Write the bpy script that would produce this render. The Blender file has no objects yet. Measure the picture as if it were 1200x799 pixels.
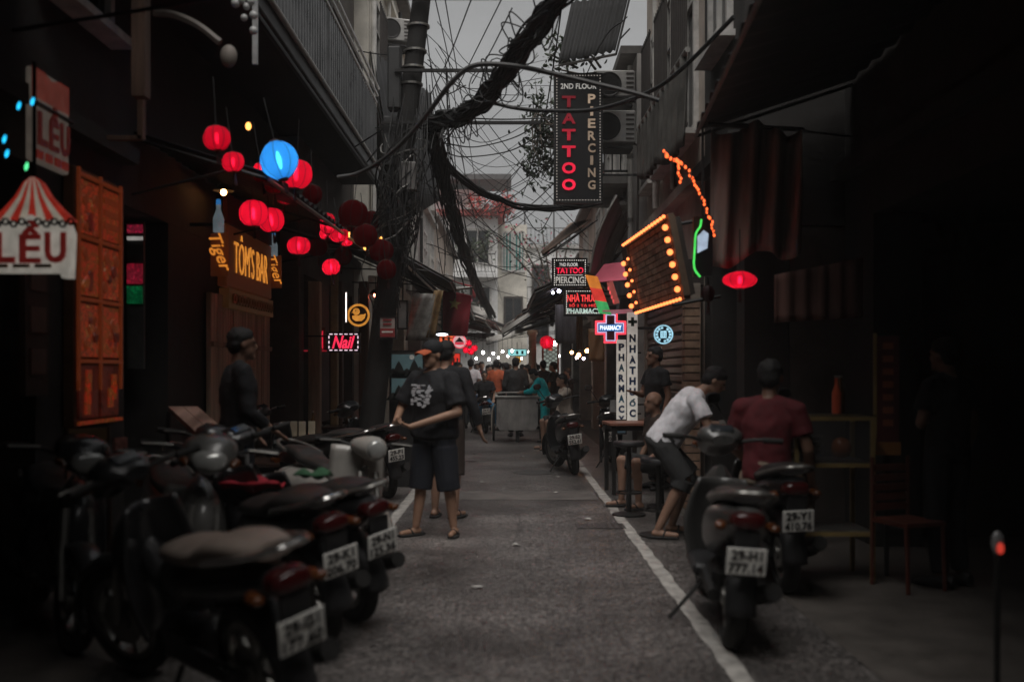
import bpy, math, random
from mathutils import Vector, Matrix
random.seed(7)
R = math.radians
SC = bpy.context.scene
COL = SC.collection

# ------------------------------------------------------------------ camera, sky, sun, exposure
FPX = 1167.0            # focal length in pixels of the 1200 px wide photograph
CAMZ = 1.45
cam_d = bpy.data.cameras.new('camera'); cam = bpy.data.objects.new('camera', cam_d); COL.objects.link(cam)
cam.location = (0, 0, CAMZ); cam.rotation_euler = (R(90), 0, 0)
cam_d.sensor_width = 36; cam_d.lens = 35.0
cam_d.shift_y = 35.5/1200; cam_d.shift_x = 3/1200
cam_d.clip_start = 0.05; cam_d.clip_end = 2000
cam_d.dof.use_dof = True; cam_d.dof.focus_distance = 16.0; cam_d.dof.aperture_fstop = 1.15
SC.camera = cam

world = bpy.data.worlds.new('World'); SC.world = world; world.use_nodes = True
wn, wl = world.node_tree.nodes, world.node_tree.links
wn.clear()
SUN_EL, SUN_AZ = 68.0, 182.0
sky = wn.new('ShaderNodeTexSky'); sky.sky_type = 'NISHITA'; sky.sun_disc = False
sky.sun_elevation = R(SUN_EL); sky.sun_rotation = R(SUN_AZ); sky.dust_density = 4; sky.air_density = 1.0
hsv = wn.new('ShaderNodeHueSaturation'); hsv.inputs['Saturation'].default_value = 0.04
mixg = wn.new('ShaderNodeMixRGB'); mixg.inputs[0].default_value = 0.55      # an even overcast veil over the clear sky
mixg.inputs[2].default_value = (3.95, 4.0, 4.02, 1)
bg = wn.new('ShaderNodeBackground'); bg.inputs['Strength'].default_value = 0.050
wo = wn.new('ShaderNodeOutputWorld')
wl.new(sky.outputs[0], hsv.inputs['Color']); wl.new(hsv.outputs[0], mixg.inputs[1])
wtc = wn.new('ShaderNodeTexCoord'); wns = wn.new('ShaderNodeTexNoise'); wns.inputs['Scale'].default_value = 2.6; wns.inputs['Detail'].default_value = 5
wmp = wn.new('ShaderNodeMapping'); wmp.inputs['Scale'].default_value = (1, 1, 2.2); wl.new(wtc.outputs['Generated'], wmp.inputs['Vector']); wl.new(wmp.outputs[0], wns.inputs['Vector'])
wmr = wn.new('ShaderNodeMapRange'); wmr.inputs['From Min'].default_value = .3; wmr.inputs['From Max'].default_value = .7; wmr.inputs['To Min'].default_value = .8; wmr.inputs['To Max'].default_value = 1.2   # soft cloud
wl.new(wns.outputs['Fac'], wmr.inputs['Value'])
wvm = wn.new('ShaderNodeVectorMath'); wvm.operation = 'SCALE'; wl.new(mixg.outputs[0], wvm.inputs[0]); wl.new(wmr.outputs[0], wvm.inputs['Scale'])
wl.new(wvm.outputs[0], bg.inputs[0]); wl.new(bg.outputs[0], wo.inputs[0])

sun_d = bpy.data.lights.new('sun', 'SUN'); sun = bpy.data.objects.new('sun', sun_d); COL.objects.link(sun)
sun_d.energy = 1.5; sun_d.angle = R(56); sun_d.color = (1, .96, .92)
_d = Vector((math.sin(R(SUN_AZ))*math.cos(R(SUN_EL)), math.cos(R(SUN_AZ))*math.cos(R(SUN_EL)), math.sin(R(SUN_EL))))
sun.rotation_euler = _d.to_track_quat('Z', 'Y').to_euler()
sun.location = (0, 10, 30)

SC.view_settings.view_transform = 'Standard'; SC.view_settings.look = 'None'
SC.view_settings.exposure = 0.75; SC.view_settings.gamma = 1.0
SC.cycles.use_denoising = True
SC.cycles.max_bounces = 6; SC.cycles.diffuse_bounces = 3; SC.cycles.glossy_bounces = 3
SC.cycles.transmission_bounces = 4; SC.cycles.transparent_max_bounces = 8
SC.cycles.sample_clamp_indirect = 3.0
SC.cycles.caustics_reflective = False; SC.cycles.caustics_refractive = False

# ------------------------------------------------------------------ helpers
def P(px, py, Y):
    """the point of the place that stands at depth Y behind the photograph's pixel"""
    return Vector(((px-597)/FPX*Y, Y, CAMZ-(py-435)/FPX*Y))

MATS = {}
def M(name, col, rough=.6, metal=0., var=.3, scale=6., bump=0., spec=.4, coat=0., bscale=None):
    if name in MATS: return MATS[name]
    m = bpy.data.materials.new(name); m.use_nodes = True; MATS[name] = m
    n, l = m.node_tree.nodes, m.node_tree.links
    b = n['Principled BSDF']
    tc = n.new('ShaderNodeTexCoord'); ns = n.new('ShaderNodeTexNoise')
    ns.inputs['Scale'].default_value = scale; ns.inputs['Detail'].default_value = 6; ns.inputs['Roughness'].default_value = .62
    l.new(tc.outputs['Object'], ns.inputs['Vector'])
    cr = n.new('ShaderNodeValToRGB')
    cr.color_ramp.elements[0].position = .3; cr.color_ramp.elements[1].position = .72
    cr.color_ramp.elements[0].color = tuple(max(0, c*(1-var)) for c in col)+(1,)
    cr.color_ramp.elements[1].color = tuple(min(1, c*(1+var*.8)) for c in col)+(1,)
    l.new(ns.outputs['Fac'], cr.inputs[0]); l.new(cr.outputs[0], b.inputs['Base Color'])
    mr = n.new('ShaderNodeMapRange'); mr.inputs['To Min'].default_value = max(.03, rough-.12); mr.inputs['To Max'].default_value = min(1, rough+.12)
    l.new(ns.outputs['Fac'], mr.inputs['Value']); l.new(mr.outputs[0], b.inputs['Roughness'])
    b.inputs['Metallic'].default_value = metal; b.inputs['Specular IOR Level'].default_value = spec
    b.inputs['Coat Weight'].default_value = coat
    if bump:
        n2 = n.new('ShaderNodeTexNoise'); n2.inputs['Scale'].default_value = bscale or scale*5; n2.inputs['Detail'].default_value = 5
        l.new(tc.outputs['Object'], n2.inputs['Vector'])
        bp = n.new('ShaderNodeBump'); bp.inputs['Strength'].default_value = bump; bp.inputs['Distance'].default_value = .02
        l.new(n2.outputs['Fac'], bp.inputs['Height']); l.new(bp.outputs[0], b.inputs['Normal'])
    return m

def MW(name, col, rough=.6, var=.5, sx=1., sy=1., sz=14.):
    """streaked material (wood grain, rain-streaked metal): noise stretched along one axis"""
    if name in MATS: return MATS[name]
    m = M(name, col, rough, 0, var, 1.0, .25, bscale=9)
    n, l = m.node_tree.nodes, m.node_tree.links
    tc = [x for x in n if x.type == 'TEX_COORD'][0]
    mp = n.new('ShaderNodeMapping'); mp.inputs['Scale'].default_value = (sx, sy, sz)
    l.new(tc.outputs['Object'], mp.inputs['Vector'])
    for x in n:
        if x.type == 'TEX_NOISE': l.new(mp.outputs[0], x.inputs['Vector'])
    return m

EMK = .62       # lamps and signs, for the exposure above
def E(name, col, strength, base=.2):
    if name in MATS: return MATS[name]
    strength *= EMK
    m = bpy.data.materials.new(name); m.use_nodes = True; MATS[name] = m
    b = m.node_tree.nodes['Principled BSDF']
    b.inputs['Base Color'].default_value = tuple(c*base for c in col)+(1,)
    b.inputs['Roughness'].default_value = .5
    n, l = m.node_tree.nodes, m.node_tree.links
    tc = n.new('ShaderNodeTexCoord'); ns = n.new('ShaderNodeTexNoise'); ns.inputs['Scale'].default_value = 14
    l.new(tc.outputs['Object'], ns.inputs['Vector'])
    mr = n.new('ShaderNodeMapRange'); mr.inputs['From Min'].default_value = .3; mr.inputs['From Max'].default_value = .7
    mr.inputs['To Min'].default_value = strength*.75; mr.inputs['To Max'].default_value = strength*1.2
    l.new(ns.outputs['Fac'], mr.inputs['Value']); l.new(mr.outputs[0], b.inputs['Emission Strength'])
    b.inputs['Emission Color'].default_value = tuple(col)+(1,)
    return m

def MPRINT(name, cols, scale, strength, base=.25):
    """a lit colour print: blotches of the given colours"""
    if name in MATS: return MATS[name]
    m = bpy.data.materials.new(name); m.use_nodes = True; MATS[name] = m
    n, l = m.node_tree.nodes, m.node_tree.links; b = n['Principled BSDF']
    tc = n.new('ShaderNodeTexCoord'); ns = n.new('ShaderNodeTexNoise'); ns.inputs['Scale'].default_value = scale; ns.inputs['Detail'].default_value = 5; ns.inputs['Roughness'].default_value = .68
    ns.inputs['Distortion'].default_value = .8
    l.new(tc.outputs['Object'], ns.inputs['Vector'])
    cr = n.new('ShaderNodeValToRGB'); cr.color_ramp.interpolation = 'LINEAR'
    while len(cr.color_ramp.elements) < len(cols): cr.color_ramp.elements.new(.5)
    for i, c in enumerate(cols): cr.color_ramp.elements[i].position = .32+.36*i/(len(cols)-1); cr.color_ramp.elements[i].color = tuple(c)+(1,)
    l.new(ns.outputs['Fac'], cr.inputs[0]); l.new(cr.outputs[0], b.inputs['Emission Color']); b.inputs['Emission Strength'].default_value = strength*EMK
    l.new(cr.outputs[0], b.inputs['Base Color']); b.inputs['Roughness'].default_value = .35
    return m

def MGLASS(name, col, clear=.25, rough=.08):
    if name in MATS: return MATS[name]
    m = bpy.data.materials.new(name); m.use_nodes = True; MATS[name] = m
    n, l = m.node_tree.nodes, m.node_tree.links
    b = n['Principled BSDF']; b.inputs['Base Color'].default_value = tuple(col)+(1,); b.inputs['Roughness'].default_value = rough
    t = n.new('ShaderNodeBsdfTransparent'); mx = n.new('ShaderNodeMixShader'); mx.inputs[0].default_value = clear
    l.new(b.outputs[0], mx.inputs[1]); l.new(t.outputs[0], mx.inputs[2]); l.new(mx.outputs[0], n['Material Output'].inputs[0])
    return m

def MPAPER(name, col, clear=.06):
    """oiled silk of a lantern: lets the lamp inside shine through"""
    if name in MATS: return MATS[name]
    m = bpy.data.materials.new(name); m.use_nodes = True; MATS[name] = m
    n, l = m.node_tree.nodes, m.node_tree.links
    d = n.new('ShaderNodeBsdfDiffuse'); d.inputs[0].default_value = tuple(c*.5 for c in col)+(1,)
    tl = n.new('ShaderNodeBsdfTranslucent'); tl.inputs[0].default_value = tuple(col)+(1,)
    tr = n.new('ShaderNodeBsdfTransparent'); tr.inputs[0].default_value = tuple(col)+(1,)
    a = n.new('ShaderNodeMixShader'); a.inputs[0].default_value = .75
    c = n.new('ShaderNodeMixShader'); c.inputs[0].default_value = clear
    l.new(d.outputs[0], a.inputs[1]); l.new(tl.outputs[0], a.inputs[2])
    l.new(a.outputs[0], c.inputs[1]); l.new(tr.outputs[0], c.inputs[2]); l.new(c.outputs[0], n['Material Output'].inputs[0])
    return m

def catmull(pts, n=6):
    pts = [Vector(p) for p in pts]
    if len(pts) < 3: 
        return [pts[0].lerp(pts[-1], i/(n*2)) for i in range(n*2+1)]
    out = []
    q = [pts[0]*2-pts[1]]+pts+[pts[-1]*2-pts[-2]]
    for i in range(1, len(q)-2):
        p0, p1, p2, p3 = q[i-1], q[i], q[i+1], q[i+2]
        for k in range(n):
            t = k/n
            out.append(.5*((2*p1)+(p2-p0)*t+(2*p0-5*p1+4*p2-p3)*t*t+(3*p1-p0-3*p2+p3)*t*t*t))
    out.append(pts[-1])
    return out

class MB:
    def __init__(s): s.v = []; s.f = []
    def add(s, vs, fs, mat=None):
        b = len(s.v)
        s.v += [tuple(mat @ Vector(v)) if mat is not None else tuple(v) for v in vs]
        s.f += [tuple(i+b for i in f) for f in fs]
        return s
    def box(s, c, d, rot=None, bev=0):
        x, y, z = d[0]/2, d[1]/2, d[2]/2
        T = Matrix.Translation(c) @ (rot.to_4x4() if rot is not None else Matrix.Identity(4))
        if bev <= 0:
            vs = [(a*x, b*y, e*z) for a in (-1, 1) for b in (-1, 1) for e in (-1, 1)]
            return s.add(vs, [(0,1,3,2), (4,6,7,5), (0,4,5,1), (2,3,7,6), (0,2,6,4), (1,5,7,3)], T)
        bev = min(bev, x*.9, y*.9, z*.9)
        vs = []
        for a in (-1, 1):
            for b in (-1, 1):
                for e in (-1, 1):
                    vs += [(a*x, b*(y-bev), e*(z-bev)), (a*(x-bev), b*y, e*(z-bev)), (a*(x-bev), b*(y-bev), e*z)]
        def I(a, b, e, k): return (((a > 0)*2+(b > 0))*2+(e > 0))*3+k
        fs = []
        for a in (-1, 1):
            q = [I(a,-1,-1,0), I(a,1,-1,0), I(a,1,1,0), I(a,-1,1,0)]; fs.append(q if a > 0 else q[::-1])
            q = [I(-1,a,-1,1), I(-1,a,1,1), I(1,a,1,1), I(1,a,-1,1)]; fs.append(q if a > 0 else q[::-1])
            q = [I(-1,-1,a,2), I(1,-1,a,2), I(1,1,a,2), I(-1,1,a,2)]; fs.append(q if a > 0 else q[::-1])
        for a in (-1, 1):
            for b in (-1, 1):
                fs.append([I(a,b,-1,0), I(a,b,-1,1), I(a,b,1,1), I(a,b,1,0)])
                fs.append([I(a,-1,b,0), I(a,1,b,0), I(a,1,b,2), I(a,-1,b,2)])
                fs.append([I(-1,a,b,1), I(1,a,b,1), I(1,a,b,2), I(-1,a,b,2)])
                for e in (-1, 1): fs.append([I(a,b,e,0), I(a,b,e,1), I(a,b,e,2)])
        return s.add(vs, fs, T)
    def tube(s, path, r, n=8, cap=True, flat=None):
        path = [Vector(p) for p in path]
        rs = r if isinstance(r, (list, tuple)) else [r]*len(path)
        vs, fs = [], []
        prev = None
        for i, p in enumerate(path):
            t = (path[min(i+1, len(path)-1)]-path[max(i-1, 0)])
            t = t.normalized() if t.length > 1e-9 else Vector((0, 0, 1))
            if prev is None:
                u = t.cross(Vector((0, 0, 1)))
                if u.length < 1e-3: u = t.cross(Vector((0, 1, 0)))
            else:
                u = prev-t*prev.dot(t)
                if u.length < 1e-6: u = t.orthogonal()
            u.normalize(); prev = u; w = t.cross(u)
            for k in range(n):
                a = 2*math.pi*k/n
                vs.append(p+(u*math.cos(a)+w*math.sin(a)*(flat or 1))*rs[i])
        for i in range(len(path)-1):
            for k in range(n):
                fs.append((i*n+k, i*n+(k+1) % n, (i+1)*n+(k+1) % n, (i+1)*n+k))
        if cap:
            fs.append(tuple(range(n))[::-1]); fs.append(tuple(range((len(path)-1)*n, len(path)*n)))
        return s.add(vs, fs)
    def lathe(s, prof, n=20, mat=None, axis='Z'):
        """profile [(r, h)] turned about the axis; a closed loop if first == last"""
        vs, fs = [], []
        for (r, h) in prof:
            for k in range(n):
                a = 2*math.pi*k/n
                v = (r*math.cos(a), r*math.sin(a), h)
                if axis == 'Y': v = (v[0], v[2], v[1])
                if axis == 'X': v = (v[2], v[0], v[1])
                vs.append(v)
        for i in range(len(prof)-1):
            for k in range(n):
                fs.append((i*n+k, i*n+(k+1) % n, (i+1)*n+(k+1) % n, (i+1)*n+k))
        if prof[0] != prof[-1]:
            if prof[0][0] > 1e-6: fs.append(tuple(range(n))[::-1])
            if prof[-1][0] > 1e-6: fs.append(tuple(range((len(prof)-1)*n, len(prof)*n)))
        return s.add(vs, fs, mat)
    def prism(s, poly, d, mat=None):
        """polygon in local XZ, extruded along Y from 0 to d"""
        n = len(poly)
        vs = [(x, 0, z) for x, z in poly]+[(x, d, z) for x, z in poly]
        fs = [tuple(range(n)), tuple(range(n, 2*n))[::-1]]
        fs += [(k, k+n, (k+1) % n+n, (k+1) % n) for k in range(n)]
        return s.add(vs, fs, mat)
    def ell(s, c, r, rot=None, nu=14, nv=9):
        T = Matrix.Translation(c) @ (rot.to_4x4() if rot is not None else Matrix.Identity(4))
        vs, fs = [(0, 0, -r[2])], []
        for j in range(1, nv):
            a = math.pi*j/nv-math.pi/2
            for k in range(nu):
                b = 2*math.pi*k/nu
                vs.append((r[0]*math.cos(a)*math.cos(b), r[1]*math.cos(a)*math.sin(b), r[2]*math.sin(a)))
        vs.append((0, 0, r[2])); N = len(vs)-1
        for k in range(nu):
            fs.append((0, 1+(k+1) % nu, 1+k)); fs.append((N, N-nu+k, N-nu+(k+1) % nu))
        for j in range(nv-2):
            for k in range(nu):
                a = 1+j*nu
                fs.append((a+k, a+(k+1) % nu, a+nu+(k+1) % nu, a+nu+k))
        return s.add(vs, fs, T)
    def cone(s, a, b, ra, rb, n=12):
        """tapered limb with round ends"""
        a, b = Vector(a), Vector(b)
        t = (b-a); L = t.length
        if L < 1e-6: return s
        t /= L
        path, rs = [], []
        for k in (-.98, -.75, -.4): path.append(a+t*ra*k); rs.append(ra*math.sqrt(max(.02, 1-k*k)))
        for k in (0, .25, .5, .75, 1): path.append(a.lerp(b, k)); rs.append(ra+(rb-ra)*k)
        for k in (.4, .75, .98): path.append(b+t*rb*k); rs.append(rb*math.sqrt(max(.02, 1-k*k)))
        return s.tube(path, rs, n)
    def loft(s, secs, n=16, sub=4):
        """sections (x, y, zc, half width, half height, exponent) along X, smoothed"""
        ps = catmull([Vector((a[0], a[1], a[2])) for a in secs], sub)
        qs = catmull([Vector((a[3], a[4], a[5])) for a in secs], sub)
        vs, fs = [], []
        for p, q in zip(ps, qs):
            for k in range(n):
                a = 2*math.pi*k/n
                c, d = math.cos(a), math.sin(a)
                e = 2/max(1., q[2])
                vs.append((p[0], p[1]+max(.002, q[0])*math.copysign(abs(c)**e, c), p[2]+max(.002, q[1])*math.copysign(abs(d)**e, d)))
        for i in range(len(ps)-1):
            for k in range(n): fs.append((i*n+k, i*n+(k+1) % n, (i+1)*n+(k+1) % n, (i+1)*n+k))
        fs.append(tuple(range(n))[::-1]); fs.append(tuple(range((len(ps)-1)*n, len(ps)*n)))
        return s.add(vs, fs)
    def grid(s, fn, nu, nv):
        vs = [fn(i/nu, j/nv) for j in range(nv+1) for i in range(nu+1)]
        fs = [(j*(nu+1)+i, j*(nu+1)+i+1, (j+1)*(nu+1)+i+1, (j+1)*(nu+1)+i) for j in range(nv) for i in range(nu)]
        return s.add(vs, fs)
    def mesh(s, name, mat, smooth=False):
        me = bpy.data.meshes.new(name); me.from_pydata(s.v, [], s.f); me.validate()
        import bmesh
        bm = bmesh.new(); bm.from_mesh(me); bmesh.ops.recalc_face_normals(bm, faces=bm.faces); bm.to_mesh(me); bm.free()
        if mat: me.materials.append(mat)
        if smooth:
            for p in me.polygons: p.use_smooth = True
            try: me.set_sharp_from_angle(angle=R(smooth if smooth is not True else 40))
            except Exception: pass
        me.update(); return me
    def build(s, name, mat, parent=None, smooth=False, solid=0, loc=None, rot=None):
        return put(name, s.mesh(name, mat, smooth), parent, solid, loc, rot)

def put(name, me, parent=None, solid=0, loc=None, rot=None):
    o = bpy.data.objects.new(name, me); COL.objects.link(o)
    if parent is not None: o.parent = parent
    if loc is not None: o.location = loc
    if rot is not None: o.rotation_euler = rot
    if solid:
        m = o.modifiers.new('solid', 'SOLIDIFY'); m.thickness = solid; m.offset = 0
    return o
def tag(o, label=None, cat=None, group=None, kind=None):
    if label: o['label'] = label
    if cat: o['category'] = cat
    if group: o['group'] = group
    if kind: o['kind'] = kind
    return o
def thing(name, label, cat, loc=(0, 0, 0), rz=0, group=None, rot=None):
    o = bpy.data.objects.new(name, None); COL.objects.link(o); o.empty_display_size = .1
    o.location = loc; o.rotation_euler = rot or (0, 0, rz)
    return tag(o, label, cat, group)
def BOX(name, c, d, mat, parent=None, bev=0, rot=None):
    return MB().box(c, d, rot, bev).build(name, mat, parent)
def copy_tree(o, parent=None):
    c = o.copy(); COL.objects.link(c); c.parent = parent
    for ch in list(o.children): copy_tree(ch, c)
    return c

def text_mesh(s, w, h, ext=.006, bold=0., shear=0., mat=None, name='lettering'):
    """flat lettering, fitted to w x h metres, centred, in the XZ plane facing -Y"""
    cu = bpy.data.curves.new('t', 'FONT'); cu.body = s; cu.align_x = 'CENTER'; cu.align_y = 'CENTER'
    cu.size = 1; cu.offset = bold; cu.shear = shear; cu.extrude = .01; cu.resolution_u = 3
    o = bpy.data.objects.new('t', cu); COL.objects.link(o)
    me = bpy.data.meshes.new_from_object(o)
    bpy.data.objects.remove(o); bpy.data.curves.remove(cu)
    xs = [v.co.x for v in me.vertices]; ys = [v.co.y for v in me.vertices]
    cx, cy = (min(xs)+max(xs))/2, (min(ys)+max(ys))/2
    sx = w/max(1e-6, max(xs)-min(xs)) if w else None; sy = h/max(1e-6, max(ys)-min(ys)) if h else None
    sx = sx or sy; sy = sy or sx
    for v in me.vertices:
        x, y, z = v.co
        v.co = ((x-cx)*sx, -ext if z > 0 else ext, (y-cy)*sy)
    me.materials.clear()
    if mat: me.materials.append(mat)
    me.name = name
    return me
def TEXT(s, w, h, mat, parent, loc, bold=0., shear=0., ext=.005, name='lettering', rot=None):
    return put(name, text_mesh(s, w, h, ext, bold, shear, mat, name), parent, 0, loc, rot)

# ------------------------------------------------------------------ palette
ASPH = M('asphalt', (.094, .085, .08), .32, 0, .45, 1.1, 1.0, .5, bscale=75)
def speckle(m, scale, lo, hi):
    n, l = m.node_tree.nodes, m.node_tree.links
    b = n['Principled BSDF']; src = b.inputs['Base Color'].links[0].from_socket
    tc = [x for x in n if x.type == 'TEX_COORD'][0]
    ns = n.new('ShaderNodeTexNoise'); ns.inputs['Scale'].default_value = scale; ns.inputs['Detail'].default_value = 3; ns.inputs['Roughness'].default_value = .7
    l.new(tc.outputs['Object'], ns.inputs['Vector'])
    mr = n.new('ShaderNodeMapRange'); mr.inputs['From Min'].default_value = .36; mr.inputs['From Max'].default_value = .64
    mr.inputs['To Min'].default_value = lo; mr.inputs['To Max'].default_value = hi; l.new(ns.outputs['Fac'], mr.inputs['Value'])
    mx = n.new('ShaderNodeVectorMath'); mx.operation = 'SCALE'; l.new(src, mx.inputs[0]); l.new(mr.outputs[0], mx.inputs['Scale']); l.new(mx.outputs[0], b.inputs['Base Color'])
speckle(ASPH, 42, .05, 2.6); speckle(ASPH, .8, .6, 1.35); speckle(ASPH, 17, .62, 1.45)
PAVE = M('paving', (.10, .088, .078), .65, 0, .4, 3, .4, bscale=30)
PAINTL = M('worn_road_paint', (.42, .40, .37), .6, 0, .5, 9, .3, bscale=60)
BLACKP = M('black_paint', (.018, .018, .019), .3, 0, .3, 5, 0, .5, .3)
DARKP = M('dark_plastic', (.022, .022, .023), .45, 0, .3, 6)
GREYP = M('grey_paint', (.13, .127, .12), .3, .1, .2, 4, 0, .5, .3)
SILVP = M('silver_paint', (.36, .36, .36), .28, .3, .2, 4, 0, .5, .3)
WHITEP = M('cream_paint', (.36, .34, .31), .3, 0, .2, 4, 0, .5, .3)
REDP = M('red_paint', (.28, .03, .03), .3, 0, .2, 4, 0, .5, .3)
BLUEP = M('navy_paint', (.03, .05, .10), .3, 0, .2, 4, 0, .5, .3)
RUBBER = M('rubber', (.022, .021, .02), .8, 0, .3, 9)
CHROME = M('chrome', (.62, .61, .59), .2, .95, .2, 7)
STEEL = M('dull_steel', (.30, .29, .27), .42, .8, .35, 7)
IRON = M('black_iron', (.03, .029, .028), .5, .4, .35, 7)
LEATHER = M('seat_vinyl', (.03, .028, .027), .42, 0, .3, 8, .1, bscale=90)
LEATHERB = M('brown_vinyl', (.21, .17, .145), .42, 0, .3, 8, .1, bscale=90)
PLATE = M('plate_white', (.86, .84, .79), .35, 0, .22, 14)
INK = M('plate_ink', (.02, .02, .02), .5, 0, .2, 9)
REDLENS = M('red_lens', (.05, .006, .006), .15, 0, .2, 8, 0, .6)
ORLENS = M('orange_lens', (.10, .032, .01), .15, 0, .2, 8, 0, .6)
LENS = M('clear_lens', (.45, .45, .43), .1, .3, .2, 8, 0, .6)
GLASSD = MGLASS('dark_glass', (.03, .035, .04), .2)
MIRR = M('mirror_glass', (.5, .5, .5), .06, 1, .1, 3)
# ------------------------------------------------------------------ the setting: ground, road, buildings
def sheet(name, x0, x1, y0, y1, z, mat, kind='structure'):
    o = MB().add([(x0, y0, z), (x1, y0, z), (x1, y1, z), (x0, y1, z)], [(0, 1, 2, 3)]).build(name, mat)
    return tag(o, kind=kind)
sheet('ground', -300, 300, -300, 300, 0, M('far_ground', (.10, .095, .09), .8, 0, .3, .4))
sheet('road', -1.95, 1.75, -9, 62, .004, ASPH)
sheet('pavement_left', -7, -1.95, -9, 62, .006, PAVE)
sheet('pavement_right', 1.75, 7, -9, 62, .006, PAVE)
def worn_line(x, y0, y1, seed):
    rnd = random.Random(seed); mb = MB(); n = int((y1-y0)/.12)
    L = [(x-.05+rnd.uniform(-.008, .008)-.004*math.sin(i*.05), y0+(y1-y0)*i/n, .008) for i in range(n+1)]
    Rr = [(x+.05+rnd.uniform(-.008, .008), y0+(y1-y0)*i/n, .008) for i in range(n+1)]
    fs = [(i, i+1, n+1+i+1, n+1+i) for i in range(n) if not (y0+(y1-y0)*i/n > 15 and rnd.random() < .3)]
    return mb.add(L+Rr, fs)
for x, sd in ((-1.13, 3), (1.09, 4)):
    o = worn_line(x, -6, 34, sd).build('painted_line', PAINTL)
    tag(o, kind='structure')
# litter on the asphalt
rnd = random.Random(12)
LIT = M('litter_paper', (.5, .48, .45), .8)
for i, (px, py) in enumerate(((543, 551), (540, 542), (565, 566), (652, 578), (655, 560), (606, 640), (560, 690), (690, 610), (612, 536), (590, 541))):
    Y = 1.45*FPX/(py-435); q = P(px, py, Y); mb = MB()
    a = [(rnd.uniform(.02, .05)*math.cos(k*1.05), rnd.uniform(.02, .05)*math.sin(k*1.05), .012+rnd.uniform(0, .015)) for k in range(6)]
    mb.add(a, [(0, 1, 2, 3, 4, 5)])
    o = mb.build('paper_scrap', LIT, None, solid=.002, loc=(q.x, q.y, 0))
    tag(o, 'small pale scrap of litter lying on the asphalt', 'litter', 'scraps of litter on the asphalt')
# a manhole cover and the patched strip across the road
o = MB().lathe([(.0, .0), (.30, .0), (.30, .004), (0, .004)], 28).build('manhole_cover', M('cast_iron', (.09, .085, .08), .5, .3, .4, 20), None, loc=(.35, 14.2, .006))
tag(o, 'round iron manhole cover set in the asphalt', 'manhole cover')
TAR = M('tar_seam', (.03, .028, .026), .35, 0, .3, 20)
def seam(pts, w, seed):
    rn = random.Random(seed); cp = catmull([Vector((x, y, .0085)) for x, y in pts], 14); mb = MB(); L, Rr = [], []
    for i, p in enumerate(cp):
        t = (cp[min(i+1, len(cp)-1)]-cp[max(0, i-1)]).normalized(); nn = Vector((-t.y, t.x, 0)); j = rn.uniform(-.02, .02)
        L.append(p+nn*(w*rn.uniform(.5, 1.1)+j)); Rr.append(p-nn*(w*rn.uniform(.5, 1.1)-j))
    n = len(cp); mb.add(L+Rr, [(i, i+1, n+i+1, n+i) for i in range(n-1)])
    return tag(mb.build('tar_seam', TAR), kind='structure')
seam([(-.9, 6.2), (-.3, 7.4), (.1, 9.0), (.0, 11.1)], .003, 1); seam([(-1.0, 12.4), (.0, 12.7), (1.0, 12.5)], .012, 3); seam([(-.8, 16), (.1, 16.3), (.9, 16.1)], .012, 4)
o = MB().box((0, 0, .002), (.45, .3, .006)).build('drain_cover', M('cast_iron', (0, 0, 0)), None, loc=(.85, 9.3, .006)); tag(o, 'small rectangular iron drain cover beside the white line', 'drain cover')
for k in range(7): BOX('slot', (-.18+.06*k, 0, .0062), (.02, .22, .002), TAR, o)
tag(sheet('asphalt_patch', -.9, 1.0, 11.2, 12.0, .0075, M('pale_patch', (.13, .117, .108), .65, 0, .45, 3, .4)), kind='structure')

WALLS = {
    'dark': M('dark_render', (.034, .031, .029), .85, 0, .45, 1.4, .3),  # near-black base colour with uneven tone
    'brown': M('brown_render', (.10, .085, .075), .85, 0, .45, 1.4, .3),
    'grey': M('grey_render', (.42, .405, .385), .85, 0, .5, 1.1, .3),
    'cream': M('cream_render', (.70, .66, .58), .85, 0, .4, 1.0, .3),
    'white': M('white_render', (.84, .82, .78), .85, 0, .35, 1.0, .3),
    'tan': M('tan_render', (.50, .43, .37), .85, 0, .45, 1.2, .3),
}
FRAME = M('window_frame_paint', (.58, .56, .53), .6, 0, .3, 6)
FRAMED = M('dark_frame_paint', (.06, .05, .045), .6, 0, .3, 6)
SHUT = M('green_shutter', (.04, .15, .13), .6, 0, .3, 6)
WOODD = MW('dark_timber', (.11, .062, .042), .6, .5, 14, 14, 1.2)
WOOD = MW('weathered_timber', (.36, .26, .18), .65, .5, 10, 10, .9)
WOODT = MW('table_timber', (.24, .15, .11), .4, .45, 10, 1.2, 10)
CORR = MW('corrugated_rust', (.13, .115, .105), .6, .6, 3, 1, 3)
CORRB = MW('corrugated_brown', (.18, .12, .09), .6, .6, 3, 1, 3)
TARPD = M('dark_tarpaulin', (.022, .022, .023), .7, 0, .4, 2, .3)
TARPG = M('grey_tarpaulin', (.17, .165, .16), .7, 0, .5, 2, .3)
TARPR = M('red_awning_cloth', (.30, .035, .035), .7, 0, .4, 3, .2)
CLOTHB = M('charcoal_cloth', (.03, .03, .032), .85, 0, .3, 6)

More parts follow.
